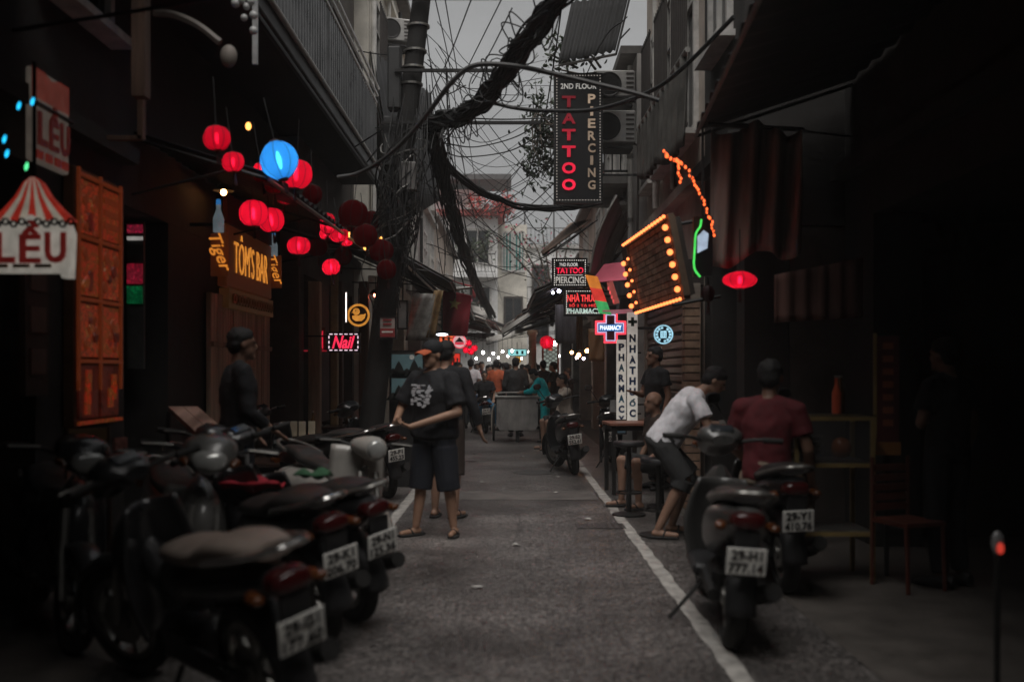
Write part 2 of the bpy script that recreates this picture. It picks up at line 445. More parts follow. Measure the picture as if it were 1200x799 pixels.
def window(parent, side, xf, y, z, w, h, kind='plain', fm=None):
    """a window in a facade at x = xf, side -1 (left row, faces +X) or +1 (right row, faces -X)"""
    s = -side; fm = fm or FRAME
    r = bpy.data.objects.new('window', None); COL.objects.link(r); r.parent = parent; r.empty_display_size = .1
    pm = MB().box((xf+s*.006, y, z), (.012, w, h)); p = pm.build('pane', GLASSD, r)
    f = MB(); t = .07
    for (cy, cz, dy, dz) in ((y, z+h/2+t/2, w+2*t, t), (y, z-h/2-t/2, w+2*t, t), (y-w/2-t/2, z, t, h), (y+w/2+t/2, z, t, h), (y, z, .05, h), (y, z+h*.2, w, .05)):
        f.box((xf+s*.03, cy, cz), (.058, dy, dz))
    f.build('frame', fm, r)
    MB().box((xf+s*.09, y, z-h/2-.1), (.18, w+.3, .06)).build('sill', fm, r)
    if kind == 'bars':
        for k in range(9):
            MB().box((xf+s*.13, y-w/2+w*k/8, z), (.02, .02, h+.1)).build('bar', FRAMED, r)
        MB().box((xf+s*.13, y, z+h/2), (.025, w+.1, .03)).build('bar_rail', FRAMED, r)
        MB().box((xf+s*.13, y, z-h/2), (.025, w+.1, .03)).build('bar_rail', FRAMED, r)
    if kind == 'shutter':
        for sg in (-1, 1):
            b = MB()
            b.box((xf+s*.05, y+sg*(w*.75+t), z), (.03, w*.46, h))
            sh = b.build('shutter', SHUT, r)
            for q in range(8): MB().box((xf+s*.075, y+sg*(w*.75+t), z-h*.44+h*.88*q/7), (.02, w*.38, h*.05)).build('slat', SHUT, sh) if False else None
    return r

def building(side, y0, y1, xf, H, wall, label, wins=(), open_h=2.75, depth=5., openings=(), name='shophouse', storeys=(), wkind='plain', back='brown', group=None):
    s = -side
    root = thing(name, label, 'building', (side*(abs(xf)+depth/2), (y0+y1)/2, 0), group=group)
    inv = Matrix.Translation(-Vector(root.location))
    W = WALLS[wall] if isinstance(wall, str) else wall
    def part(nm, c, d, mat, bev=0):
        return MB().box(Vector(c)-Vector(root.location), d, None, bev).build(nm, mat, root)
    xc = side*(abs(xf)+depth/2)
    part('wall', (xc, (y0+y1)/2, (open_h+H)/2), (depth, y1-y0, H-open_h), W)
    # ground floor: piers with shop openings between them, and the shop's back wall
    cuts = sorted(openings); yy = y0
    for (a, b) in cuts+[(y1, y1)]:
        if a-yy > .02: part('pier', (side*(abs(xf)+.2), (yy+a)/2, open_h/2), (.4, a-yy, open_h-.004), W)
        yy = b
    part('back_wall', (side*(abs(xf)+2.2), (y0+y1)/2, open_h/2), (.2, y1-y0, open_h-.004), WALLS[back])
    for (a, b) in ((y0, 1), (y1, -1)):
        part('side_wall', (side*(abs(xf)+1.25), a+b*.1, open_h/2), (1.68, .2-.006, open_h-.008), WALLS[back])
    part('roof', (xc-s*.0, (y0+y1)/2, H+.06), (depth+.5, y1-y0-.01, .12), M('roof_slab', (.16, .15, .14), .8))
    for zs in storeys: part('cornice', (side*(abs(xf))+s*.07, (y0+y1)/2, zs), (.14, y1-y0-.02, .12), W)
    loc = Vector(root.location)
    for (wy, wz, w, h) in wins:
        r = window(root, side, xf, wy, wz, w, h, wkind)
        r.location = -loc
    return root

# left row ------------------------------------------------------
building(-1, -8, 7.72, -3.0, 7.2, 'dark', 'dark shophouse carrying the lit orange poster panel', [(6.9, 4.6, .9, 1.2)], openings=((4.2, 6.3),), storeys=(3.1,))
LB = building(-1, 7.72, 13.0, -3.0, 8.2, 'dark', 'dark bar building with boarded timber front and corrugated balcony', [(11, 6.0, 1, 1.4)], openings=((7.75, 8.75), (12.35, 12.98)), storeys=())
building(-1, 13.0, 17.6, -2.75, 8.6, 'brown', 'narrow brown house with the nail salon on its ground floor', [(15.3, 5.9, 1, 1.4)], openings=((13.3, 14.4), (15.2, 17.4)), storeys=(3.3, 6.9))
building(-1, 17.6, 24.0, -2.5, 9.6, 'cream', 'tall cream house with barred windows behind the leaning utility pole', [(18.8, 4.6, 1.0, 1.5), (21, 4.6, 1, 1.5), (22.9, 4.6, .8, 1.5), (18.8, 7.4, 1, 1.6), (21, 7.4, 1, 1.6), (22.9, 7.4, .8, 1.6)], openings=((18.1, 20.4), (21.0, 23.6)), storeys=(3.2, 6.2, 8.9), wkind='bars')
building(-1, 24.0, 33.0, -2.5, 8.4, 'grey', 'grey weathered house between the cream house and the red awning', [(26, 4.7, 1.1, 1.5), (29, 4.7, 1.1, 1.5), (31.7, 4.7, 1, 1.5), (26, 7.3, 1, 1.4), (29, 7.3, 1, 1.4), (31.7, 7.3, .9, 1.4)], openings=((24.5, 28), (28.6, 32.6)), storeys=(3.2, 6.2, 8.7))
building(-1, 33.0, 46.0, -2.6, 6.6, 'tan', 'low tan house at the far end behind the flag', [(36, 4.7, 1.2, 1.4), (41, 4.7, 1.2, 1.4)], openings=((33.6, 38.5), (39.3, 45.2)), storeys=(3.2,))
# right row -----------------------------------------------------
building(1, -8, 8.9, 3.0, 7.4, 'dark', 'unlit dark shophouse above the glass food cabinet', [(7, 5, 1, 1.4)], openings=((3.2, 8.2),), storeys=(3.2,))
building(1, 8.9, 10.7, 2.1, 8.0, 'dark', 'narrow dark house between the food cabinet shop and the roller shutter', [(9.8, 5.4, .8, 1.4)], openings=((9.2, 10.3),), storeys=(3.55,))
building(1, 10.7, 15.2, 2.1, 8.4, 'tan', 'tan house with tall barred windows above the bulb lit brick fascia', [(11.6, 5.2, 1.0, 2.0), (13.0, 5.2, 1.0, 2.0), (14.4, 5.2, .8, 2.0)], openings=(), storeys=(3.55,), wkind='bars')
building(1, 15.2, 20.4, 1.95, 6.3, 'grey', 'grey house with the plant balcony beside the tall tattoo sign', [(16.6, 4.9, .9, 1.3), (18.8, 4.9, .9, 1.3)], openings=((15.8, 17.6), (18.2, 20.0)), storeys=(3.3,))
building(1, 20.4, 30.0, 2.1, 5.6, 'tan', 'low tan house under the long corrugated awnings', [(23, 4.5, 1.1, 1.2), (27, 4.5, 1.1, 1.2)], openings=((20.9, 25), (25.6, 29.5)), storeys=(3.2,))
building(1, 30.0, 45.0, 2.3, 4.9, 'grey', 'low grey house at the far end with the lit lattice window', [(34, 4.1, 1.2, 1.0), (40, 4.1, 1.2, 1.0)], openings=((30.5, 36), (37, 44)), storeys=(3.1,))

# the buildings that close the view -----------------------------
def front_window(parent, x, z, w, h, yf, fm, pm=None, bars=0, bm=None):
    r = bpy.data.objects.new('window', None); COL.objects.link(r); r.parent = parent; r.empty_display_size = .1
    MB().box((x, yf-.01, z), (w, .02, h)).build('pane', pm or GLASSD, r)
    f = MB(); t = .1
    for (cx, cz, dx, dz) in ((x, z+h/2+t/2, w+2*t, t), (x, z-h/2-t/2, w+2*t, t), (x-w/2-t/2, z, t, h), (x+w/2+t/2, z, t, h), (x, z, .07, h)): f.box((cx, yf-.045, cz), (dx, .09, dz))
    f.build('frame', fm, r)
    for k in range(bars): MB().box((x-w/2+w*(k+.5)/bars, yf-.07, z), (w/bars*.45, .03, h)).build('slat', bm or fm, r)
    return r
def railing(parent, a, b, h, n, mat, name='railing'):
    a, b = Vector(a), Vector(b); mb = MB()
    U = Vector((0, 0, h))
    mb.tube([a+U, b+U], .03, 6); mb.tube([a+U*.08, b+U*.08], .02, 6)
    for k in range(n+1): mb.tube([a.lerp(b, k/n)+U*.08, a.lerp(b, k/n)+U], .012, 5)
    return mb.build(name, mat, parent)
EB = thing('apartment_house', 'white balconied apartment house with red roof edge closing the alley', 'building', (-2.6, 52, 0))
def ep(nm, c, d, m): return MB().box((c[0]+2.6, c[1]-52, c[2]), d).build(nm, m, EB)
ep('wall', (-3.6, 54.0, 4.6), (6.0, 8, 9.2), WALLS['white'])
ep('wall', (.15, 54.8, 4.5), (1.5, 7, 9.0), WALLS['cream'])
ep('roof', (-3.5, 53.8, 9.36), (6.5, 8.6, .3), M('red_roof_edge', (.30, .07, .06), .7, 0, .3, 3))
ep('rooftop_room', (-3.3, 55.5, 10.4), (3.4, 3, 1.8), WALLS['white'])
ep('rooftop_canopy', (-2.2, 54.5, 11.75), (4.6, 3.6, .28), M('canopy_sheet', (.10, .10, .10), .7))
for x in (-4.2, -1.6, -.1): ep('canopy_post', (x, 52.8, 10.6), (.08, .08, 2.1), IRON)
ep('balcony_slab', (-3.6, 49.6, 6.2), (6.0, .8, .2), WALLS['white'])
ep('balcony_slab', (-3.6, 49.6, 3.3), (6.0, .8, .2), WALLS['white'])
for z in (6.3, 3.4): railing(EB, (-4.0, -2.75, z), (1.9, -2.75, z), .95, 34, IRON)
railing(EB, (-3.9, -1.9, 9.5), (1.9, -1.9, 9.5), .8, 22, IRON)
GTEAL = M('teal_slat', (.05, .30, .27), .6, 0, .2, 5)
for (x, z, w, h) in ((-5.4, 7.6, 1.0, 1.6), (-3.6, 7.7, 1.7, 1.7), (-1.6, 7.7, 1.1, 1.6), (-5.2, 4.7, 1.0, 1.8), (-3.4, 4.7, 1.5, 2.0), (-1.5, 4.7, 1.0, 1.9)):
    front_window(EB, x+2.6, z, w, h, -2.0, FRAME, None)
front_window(EB, .2+2.6, 7.6, 1.0, 1.9, -.7, FRAME, GTEAL, 6, M('white_slat', (.6, .6, .57), .6))
front_window(EB, .2+2.6, 4.4, .8, 1.6, -.7, FRAMED)
MB().prism([(-.5, 0), (.5, 0), (.28, .28), (0, .42), (-.28, .28)], .3).build('gable_ornament', M('white_plaster', (.7, .68, .65), .7), EB, loc=(.9, -2.6, 9.5))
EB2 = thing('apartment_house', 'pale terraced house behind the flowering tree at the alley end', 'building', (4, 60, 0))
def ep2(nm, c, d, m): return MB().box((c[0]-4, c[1]-60, c[2]), d).build(nm, m, EB2)
ep2('wall', (4, 62, 4.3), (6.6, 8, 8.6), WALLS['white']); ep2('roof', (4, 62, 8.7), (7, 8.4, .2), WALLS['grey'])
for (x, z) in ((1.8, 6.8), (3.4, 6.8), (1.8, 3.9), (3.4, 3.9), (5.2, 6.8)): front_window(EB2, x-4, z, .8, 1.5, -2.0, FRAMED)
railing(EB2, (-3.2, -1.9, 8.8), (2.8, -1.9, 8.8), 1.0, 26, IRON)
railing(EB2, (-3.2, -2.6, 5.4), (2.8, -2.6, 5.4), .9, 26, IRON); ep2('balcony_slab', (3.8, 57.6, 5.3), (6.2, .8, .16), WALLS['white'])
for x in (-3.1, -1.4, 0.6, 2.7): ep2('pergola_post', (4+x, 58.3, 10.0), (.08, .08, 2.2), IRON)
ep2('pergola_beam', (3.8, 58.3, 11.1), (6, .1, .12), IRON)
FB = thing('row_house', 'plain grey row house far behind, left of the white apartment house', 'building', (-8, 60, 0))
MB().box((0, 3, 5.6), (6, 6, 11.2)).build('wall', WALLS['grey'], FB)
for (x, z) in ((1.2, 9.4), (2.3, 9.4), (1.2, 6.5)): front_window(FB, x, z, .7, 1.3, 0, FRAME)
# houses behind the photographer close the alley there
BK = thing('shophouse', 'plain shuttered house closing the alley behind the viewer', 'building', (0, -13, 0))
MB().box((0, -1, 3.6), (9, 4, 7.2)).build('wall', WALLS['brown'], BK)
# ------------------------------------------------------------------ balconies, awnings, roofs
def corr_awning(label, a, b, c, d, mat, waves=18, amp=.02, name='awning', group=None, frame=True, sag=0.):
    """corrugated sheet: a,b along the wall (near, far), d,c along the street edge (near, far)"""
    a, b, c, d = map(Vector, (a, b, c, d)); base = (a+b)/2
    root = thing(name, label, 'awning', base, group=group)
    nrm = (b-a).cross(d-a).normalized()
    def fn(u, v):
        p = a.lerp(b, u).lerp(d.lerp(c, u), v)-base
        return p+nrm*(amp*math.sin(u*waves*2*math.pi))+Vector((0, 0, -sag*math.sin(u*math.pi)*v))
    MB().grid(fn, waves*6, 5).build('sheet', mat, root, smooth=60, solid=.004)
    if frame:
        dn = nrm*(-.05 if nrm.z > 0 else .05)
        MB().tube([d-base+dn, c-base+dn], .018, 6).build('edge_rail', STEEL, root)
        for (w, e) in ((a, d), (b, c), ((a+b)/2, (d+c)/2)):
            MB().tube([w-base+dn, e-base+dn], .016, 6).build('rafter', IRON, root)
            f = Vector((w.x, w.y, w.z-.45)); MB().tube([f-base+dn, e.lerp(w, .25)-base+dn], .012, 6).build('strut', IRON, root)
    return root
def cloth_awning(label, a, b, c, d, mat, val=.22, name='cloth_awning', stripes=None, scallop=True):
    a, b, c, d = map(Vector, (a, b, c, d)); base = (a+b)/2
    root = thing(name, label, 'awning', base)
    def fn(u, v):
        p = a.lerp(b, u).lerp(d.lerp(c, u), v)-base
        return p+Vector((0, 0, -.05*math.sin(v*math.pi)+.012*math.sin(u*17+v*5)))
    MB().grid(fn, 24, 8).build('canopy', mat, root, smooth=60, solid=.004)
    def fv(u, v):
        p = d.lerp(c, u)-base
        return p+Vector((.01*math.sin(u*40)*v, 0, -val*v*(1-(.25*abs(math.sin(u*28)) if scallop else 0))))
    MB().grid(fv, 40, 3).build('valance', mat, root, smooth=60, solid=.004)
    for (w, e) in ((a, d), (b, c)): MB().tube([w-base+Vector((0, 0, -.4)), e-base+Vector((0, 0, -.03))], .014, 6).build('arm', STEEL, root)
    return root

# the corrugated balcony over the bar
bal = thing('balcony', 'long balcony with ribbed metal front and steel handrails above the lanterns', 'balcony', (-2.6, 11.2, 4.6))
y0, y1, xb = -5.2, 5.1, .4
MB().box((-.2, 0, .0), (1.2, 10.4, .16)).build('slab', WALLS['dark'], bal)
MB().box((.425, 0, .02), (.04, 10.4, .26)).build('fascia', M('fascia_steel', (.05, .05, .05), .5, .3), bal)
MB().tube([(.47, y0, .16), (.47, y1, .16)], .026, 8).build('lower_rail', M('pale_rail', (.5, .48, .45), .4, .3, .3, 5), bal)
MB().tube([(.48, y0, -.08), (.48, y1, -.08)], .022, 8).build('lower_rail', IRON, bal)
def rib(u, v):
    return Vector((xb+.03*(1 if (int(u*430) % 6) < 2 else -1), y0+(y1-y0)*u, .2+1.0*v))
MB().grid(rib, 430, 2).build('ribbed_panel', M('ribbed_steel', (.12, .12, .12), .3, .6, .6, 2), bal, solid=.003)
for k, (z, x) in enumerate(((1.25, .42), (1.36, .44), (1.47, .46))):
    MB().tube([(x, y0, z), (x, y1, z)], .022, 8).build('handrail', M('bright_rail', (.75, .74, .72), .35, .4, .2, 5), bal)
for k in range(9):
    y = y0+(y1-y0)*k/8
    MB().box((.36, y, .8), (.05, .05, 1.4)).build('post', IRON, bal)
for y in (y1-.03,):
    MB().grid(lambda u, v: Vector((.4-.9*u, y+.02*(1 if (int(u*40) % 4) < 2 else -1), .2+1.0*v)), 40, 2).build('end_panel', MATS['ribbed_steel'], bal, solid=.003)
# dark canopies added overhead to keep light off the near alley
corr_awning('dark ribbed canopy added to shade the pavement beside the tent shaped sign', (-2.99, -8, 4.0), (-2.99, 6.0, 4.0), (-.8, 6.0, 3.75), (-.6, -8, 3.75), TARPD, 50)
corr_awning('dark ribbed canopy added to shade the pavement and the parked scooters by the food cabinet', (2.99, -8, 4.0), (2.99, 8.7, 4.0), (1.62, 8.7, 3.55), (.35, -8, 3.6), TARPD, 56)
corr_awning('wide unseen canopy added across the alley behind the viewer for shade', (-2.9, -8, 5.0), (-2.9, .2, 5.0), (2.9, .2, 5.0), (2.9, -8, 5.0), TARPD, 40, frame=False)  # out of view, added only to darken the near end
# dark hanging roofs of the left row behind the lanterns
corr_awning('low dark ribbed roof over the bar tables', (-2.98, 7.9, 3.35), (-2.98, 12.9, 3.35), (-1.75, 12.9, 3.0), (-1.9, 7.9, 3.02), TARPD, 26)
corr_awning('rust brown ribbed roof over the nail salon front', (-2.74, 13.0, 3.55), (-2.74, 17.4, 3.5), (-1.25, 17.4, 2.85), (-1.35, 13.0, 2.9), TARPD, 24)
corr_awning('black sheet awning high on the cream house', P(437, 60, 17.7), P(505, 110, 23.8), P(515, 235, 23.8), P(470, 262, 17.7), TARPD, 14)
corr_awning('sooty lean-to roof under the cream house windows', (-2.49, 18, 3.9), (-2.49, 24, 3.9), (-1.1, 24, 3.1), (-1.05, 18, 3.1), CORR, 20)
corr_awning('low streaked roof sheet left of the flag', (-2.49, 24.2, 3.7), (-2.49, 29, 3.6), (-1.0, 29, 3.0), (-.95, 24.2, 3.05), CORR, 20)
corr_awning('pale roof sheet sloping over the crowd on the flag side', (-2.49, 29.2, 3.6), (-2.49, 33, 3.5), (-.6, 33, 2.9), (-.7, 29.2, 2.95), CORRB, 16)
corr_awning('far rust red roof sheet on the flag side', (-2.59, 34, 4.0), (-2.59, 40, 3.8), (-.3, 40, 3.0), (-.5, 34, 3.1), M('rust_red_sheet', (.24, .07, .05), .6, 0, .5, 3), 16)
corr_awning('far grey roof sheet reaching out above the white lamps', (-2.59, 40.5, 4.3), (-2.59, 45, 4.2), (0.1, 45, 3.3), (-.1, 40.5, 3.3), CORR, 14)
cloth_awning('bright red cloth awning edge above the flag', P(512, 320, 25.5), P(520, 324, 29), P(557, 337, 29), P(554, 335, 25.5), M('scarlet_cloth', (.5, .03, .04), .7, 0, .3, 3, .2), .34)
cloth_awning('pale green scalloped awning beside the round red sign', P(505, 376, 25), P(512, 378, 29), P(549, 396, 29), P(545, 396, 25), M('pale_green_cloth', (.22, .30, .26), .7), .1)
PALE = M('pale_sheet', (.42, .40, .37), .6, 0, .5, 3)
for (pa, pb_, Y, lb) in (((520, 352), (572, 372), 28.2, 'narrow pale roof strip under the red cloth awning'), ((525, 366), (568, 381), 31.5, 'narrow pale roof strip behind the flag'), ((528, 380), (574, 391), 35, 'narrow pale roof strip beside the drooping cables'), ((532, 392), (578, 399), 39, 'narrow pale roof strip over the white globe lamps')):
    corr_awning(lb, P(pa[0], pa[1], Y), P(pa[0]+3, pa[1]-2, Y+.8), P(pb_[0]+2, pb_[1]-9, Y+.8), P(pb_[0], pb_[1], Y), PALE, 6, .012)
for (pa, pb_, Y, lb) in (((700, 318), (588, 392), 19.5, 'narrow pale roof strip under the small tattoo sign'), ((690, 352), (600, 384), 26.5, 'narrow pale roof strip over the red box-like lantern'), ((670, 372), (570, 402), 33, 'narrow pale roof strip reaching over the turquoise sign')):
    corr_awning(lb, P(pa[0], pa[1], Y), P(pa[0]-3, pa[1]-2, Y+.7), P(pb_[0], pb_[1]-6, Y+.7), P(pb_[0], pb_[1], Y), PALE, 6, .012)
# right row
corr_awning('brown lath awning under the tall tattoo sign', P(693, 258, 16), P(668, 262, 19), P(634, 296, 19), P(636, 298, 16), CORRB, 10)
corr_awning('long grey corrugated awning running toward the lattice window', (1.94, 16.5, 3.45), (1.94, 20.3, 3.4), (.35, 20.3, 2.75), (.42, 16.5, 2.8), CORR, 18)
corr_awning('streaked grey roof sheet below the long corrugated awning', (2.09, 20.6, 3.5), (2.09, 25, 3.4), (.35, 25, 2.75), (.25, 20.6, 2.7), CORR, 20)
corr_awning('wide rusted sheet over the seated boy', (2.09, 25.2, 3.6), (2.09, 30, 3.5), (.1, 30, 2.9), (.2, 25.2, 2.85), CORRB, 20)
corr_awning('far tilted sheet above the red box lantern', (2.29, 30.4, 3.9), (2.29, 36, 3.8), (.2, 36, 3.0), (.1, 30.4, 2.95), CORR, 18)
corr_awning('farthest pale sheet over the crowd', (2.29, 36.5, 4.4), (2.29, 44, 4.3), (-.4, 44, 3.2), (-.1, 36.5, 3.2), M('pale_sheet', (.34, .32, .29), .6, 0, .5, 3), 18)
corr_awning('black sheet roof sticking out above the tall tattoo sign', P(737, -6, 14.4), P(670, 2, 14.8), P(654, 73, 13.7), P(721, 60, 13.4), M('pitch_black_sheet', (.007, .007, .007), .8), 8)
# arched grey tarpaulin beside the brick fascia
ar = thing('tarpaulin', 'grey tarpaulin bowed over hoops above the pharmacy cross', 'tarpaulin', P(705, 300, 13.6))
b0 = ar.location.copy()
prof = [P(722, 228, 12.2), P(712, 246, 12.2), P(702, 268, 12.2), P(695, 292, 12.2), P(690, 318, 12.2)]
MB().grid(lambda u, v: (catmull(prof, 4)[min(16, int(round(u*16)))]-b0)+Vector((.45*v, 2.6*v, .02*math.sin(u*20))), 16, 10).build('sheet', TARPG, ar, smooth=60, solid=.006)
for v in (0, .5, 1): MB().tube([p-b0+Vector((.45*v+.012, 2.6*v+.01, -.01)) for p in catmull(prof, 4)], .014, 6).build('hoop', STEEL, ar)
# hanging grey drape and balcony skirt on the right
dr = thing('drape', 'grey ribbed skirt hanging from the balcony under the barred windows', 'drape', (1.75, 10.6, 3.3))
A0, A1 = P(806, 58, 9.6), P(748, 152, 13.4)
B0, B1 = P(800, 168, 9.6), P(748, 208, 13.4)
MB().grid(lambda u, v: A0.lerp(A1, u).lerp(B0.lerp(B1, u), v)+Vector((.03*math.sin(u*70), 0, -.10*v*abs(math.sin(u*6.3))))-Vector((1.75, 10.6, 3.3)), 90, 8).build('cloth', M('skirt_cloth', (.10, .095, .085), .8, 0, .5, 3, .2), dr, smooth=60, solid=.006)
MB().tube([A0-Vector((1.75, 10.6, 3.3)), A1-Vector((1.75, 10.6, 3.3))], .03, 8).build('top_rail', STEEL, dr)
dr = thing('drape', 'rain streaked tarpaulin hanging beside the string of orange lights', 'drape', P(885, 225, 8.4))
q0 = dr.location.copy()
MB().grid(lambda u, v: P(834+104*u, 150+8*math.sin(u*9)+160*v-16*u*v, 8.4)-q0+Vector((0, .06*math.sin(u*23+v*2), 0)), 40, 14).build('cloth', MW('streaked_tarp', (.30, .24, .21), .8, .6, 9, 9, .7), dr, smooth=60, solid=.006)
MB().tube([P(830, 146, 8.4)-q0, P(942, 152, 8.4)-q0], .02, 6).build('pole', IRON, dr)
dr = thing('drape', 'brown board hung low under the dark canopy past the red lantern', 'drape', P(960, 345, 7.6))
q0 = dr.location.copy()
MB().grid(lambda u, v: P(908+104*u, 322-20*u+v*(56+14*u), 7.6)-q0+Vector((0, .02*math.sin(u*33), 0)), 30, 6).build('cloth', MW('brown_board', (.22, .11, .09), .8, .6, 9, 9, .7), dr, smooth=60, solid=.01)

# air conditioners
ACM = M('ac_casing', (.46, .45, .43), .5, 0, .3, 5)
def ac_unit(loc, rz, label, s=1.):
    r = thing('air_conditioner', label, 'air conditioner', loc, rz, 'air conditioner units on the house fronts')
    MB().box((0, .14, .3), (.8*s, .28, .56*s), None, .02).build('casing', ACM, r)
    g = MB()
    for k in range(9): g.lathe([(.03+.025*k, 0), (.036+.025*k, 0), (.036+.025*k, .01), (.03+.025*k, .01), (.03+.025*k, 0)], 24, Matrix.Translation((-.1*s, -.012, .3)) @ Matrix.Rotation(R(90), 4, 'X'))
    g = MB().lathe([(.02, 0), (.24*s, 0), (.24*s, .012), (.22*s, .012), (.2*s, .004), (.02, .004)], 28, Matrix.Translation((-.1*s, -.001, .3)) @ Matrix.Rotation(R(90), 4, 'X'))
    g.build('fan_grille', IRON, r)
    for k in range(6): MB().box((.3*s, -.006, .12+.07*k), (.14*s, .012, .02)).build('louvre', FRAMED, r)
    MB().box((0, .18, -.015), (.7*s, .4, .03)).build('bracket', IRON, r)
    MB().tube([(.35*s, .16, .1), (.46*s, .16, .05), (.47*s, .2, -.5), (.46*s, .22, -1.2)], .02, 6).build('pipe', FRAMED, r)
    return r
ac_unit(P(718, 172, 14.6), 0, 'dusty air conditioner right of the tall tattoo sign', .85)
ac_unit(P(720, 122, 15.3), 0, 'upper air conditioner behind the crossing grey cable', .8)
ac_unit(P(463, 52, 19.5)+Vector((0, 0, 0)), R(20), 'white air conditioner high on the cream house by the pole', .8)

# drain pipes and cable ducts on the fronts
PIPE = M('pvc_pipe', (.62, .60, .56), .45, 0, .35, 4)
for (x, y, z0, z1, r, mt, lb) in ((2.02, 12.3, 3.7, 8.2, .035, PIPE, 'pale drain pipe between the barred windows of the tan house'), (2.02, 13.75, 3.7, 8.2, .045, PIPE, 'thick pale drain pipe next to the upper air conditioner'), (2.03, 12.15, 3.7, 8.0, .018, IRON, 'thin black cable duct beside the pale drain pipe'),
        (-2.42, 17.75, 3.2, 9.4, .05, PIPE, 'pale drain pipe on the near corner of the cream house'), (-2.42, 20.0, 3.2, 9.4, .04, PIPE, 'pale drain pipe between the barred windows of the cream house'), (-2.43, 22.1, 3.2, 9.4, .04, IRON, 'black downpipe on the cream house'), (-2.42, 24.2, 3.4, 8.2, .05, PIPE, 'pale drain pipe where the cream and grey houses meet'), (-2.43, 27.5, 3.2, 8.2, .045, IRON, 'black downpipe on the grey house'), (1.88, 15.5, 3.4, 6.2, .04, PIPE, 'pale drain pipe on the grey plant balcony house')):
    r0 = thing('drain_pipe', lb, 'pipe', (x, y, z0))
    MB().tube([(0, 0, 0), (0, 0, z1-z0)], r, 10).build('pipe', mt, r0, True)
    for k in range(3): MB().lathe([(r, -.03), (r+.012, -.03), (r+.012, .03), (r, .03), (r, -.03)], 12, Matrix.Translation((0, 0, .4+k*(z1-z0-.8)/2))).build('clip', STEEL, r0)
# TATTOO-side balcony with plants
pb = thing('balcony', 'small concrete plant balcony left of the tall tattoo sign', 'balcony', (1.35, 17, 4.5))
MB().box((0.05, 0, 0), (1.2, 2.4, .14)).build('slab', WALLS['grey'], pb)
railing(pb, (-.5, -1.15, .07), (-.5, 1.15, .07), .8, 16, IRON)
railing(pb, (-.5, -1.15, .07), (.55, -1.15, .07), .8, 8, IRON)
LEAFD = M('dark_leaf', (.035, .05, .03), .6, 0, .5, 6)
LEAFM = M('mid_leaf', (.055, .075, .04), .6, 0, .5, 6)
PETAL = M('red_petal', (.50, .05, .04), .6, 0, .4, 8)
PETALP = M('pink_petal', (.45, .06, .12), .6, 0, .4, 8)
BARK = M('bark', (.09, .07, .055), .8, 0, .4, 12, .4)
def leaves(n, fn, size, seed):
    rnd = random.Random(seed); mb = MB()
    for i in range(n):
        p = Vector(fn(rnd)); s = size*rnd.uniform(.6, 1.4)
        q = Matrix.Rotation(rnd.uniform(0, 6.3), 3, 'Z') @ Matrix.Rotation(rnd.uniform(-1.2, 1.2), 3, 'X') @ Matrix.Rotation(rnd.uniform(0, 6.3), 3, 'Y')
        mb.add([p+q @ Vector(v)*s for v in ((0, -1, 0), (.42, -.2, .1), (.3, .5, .05), (0, 1, -.1), (-.3, .5, .05), (-.42, -.2, .1))], [(0, 1, 2, 3), (0, 3, 4, 5)])
    return mb
def plant(name, label, loc, stems, leafn, size, mat, seed, cat='plant', flowers=None, fl_n=0, trunk_r=.02):
    """stems: point lists (relative); leaves cluster round their outer halves"""
    r = thing(name, label, cat, loc)
    rnd = random.Random(seed)
    mb = MB()
    allp = []
    for st in stems:
        pts = catmull(st, 5); n = len(pts)
        mb.tube(pts, [trunk_r*(1-.8*i/(n-1)) for i in range(n)], 6)
        allp += pts[n//3:]
    mb.build('stem', BARK, r, smooth=True)
    sp = size*2.2
    def near(rn):
        p = rn.choice(allp); return (p.x+rn.gauss(0, sp), p.y+rn.gauss(0, sp), p.z+rn.gauss(0, sp))
    tag(leaves(leafn, near, size, seed).build('foliage', mat, r), kind='stuff')
    if flowers: tag(leaves(fl_n, near, size*.8, seed+1).build('blossom', flowers, r), kind='stuff')
    return r
def hang(n, seed, dx, dz, sp=.5):
    rnd = random.Random(seed); out = []
    for i in range(n):
        a = Vector((rnd.uniform(-sp, sp)*.4, rnd.uniform(-sp, sp), rnd.uniform(-.1, .15)))
        out.append([a, a+Vector((dx*rnd.uniform(.3, 1), rnd.uniform(-.2, .2), rnd.uniform(.0, .3))), a+Vector((dx*rnd.uniform(.8, 1.3), rnd.uniform(-.3, .3), dz*rnd.uniform(.3, .7))), a+Vector((dx*rnd.uniform(.7, 1.4), rnd.uniform(-.3, .3), dz*rnd.uniform(.8, 1.2)))])
    return out
plant('hanging_vine', 'dark leafy vine spilling over the plant balcony beside the tattoo sign', (.95, 16.4, 5.3), hang(12, 5, -.38, -.55)+hang(6, 8, -.35, .75), 520, .055, LEAFD, 5)
plant('potted_shrub', 'bushy potted shrub on the ledge under the black sheet roof', P(690, 84, 14.9), hang(7, 15, -.4, .25), 260, .045, LEAFM, 15)
plant('flowering_tree', 'thin branched tree with pale sprays in front of the terraced house', (1.45, 34, 3.0), [[Vector((0, 0, 0)), Vector((.1*k-.3, .1*k, 1.2)), Vector((.35*k-1.2, .2*k, 2.3+.2*(k % 3))), Vector((.55*k-2.0, .2*k, 3.1+.5*(k % 2)))] for k in range(6)], 330, .07, LEAFD, 23, 'tree', PETALP, 130, .06)
plant('bougainvillea', 'fiery red bougainvillea bush on the red roof edge of the apartment house', P(574, 249, 49.5), hang(14, 31, .75, .5, .6)+hang(10, 32, -.6, .5, .6), 160, .10, LEAFM, 31, 'plant', PETAL, 900)
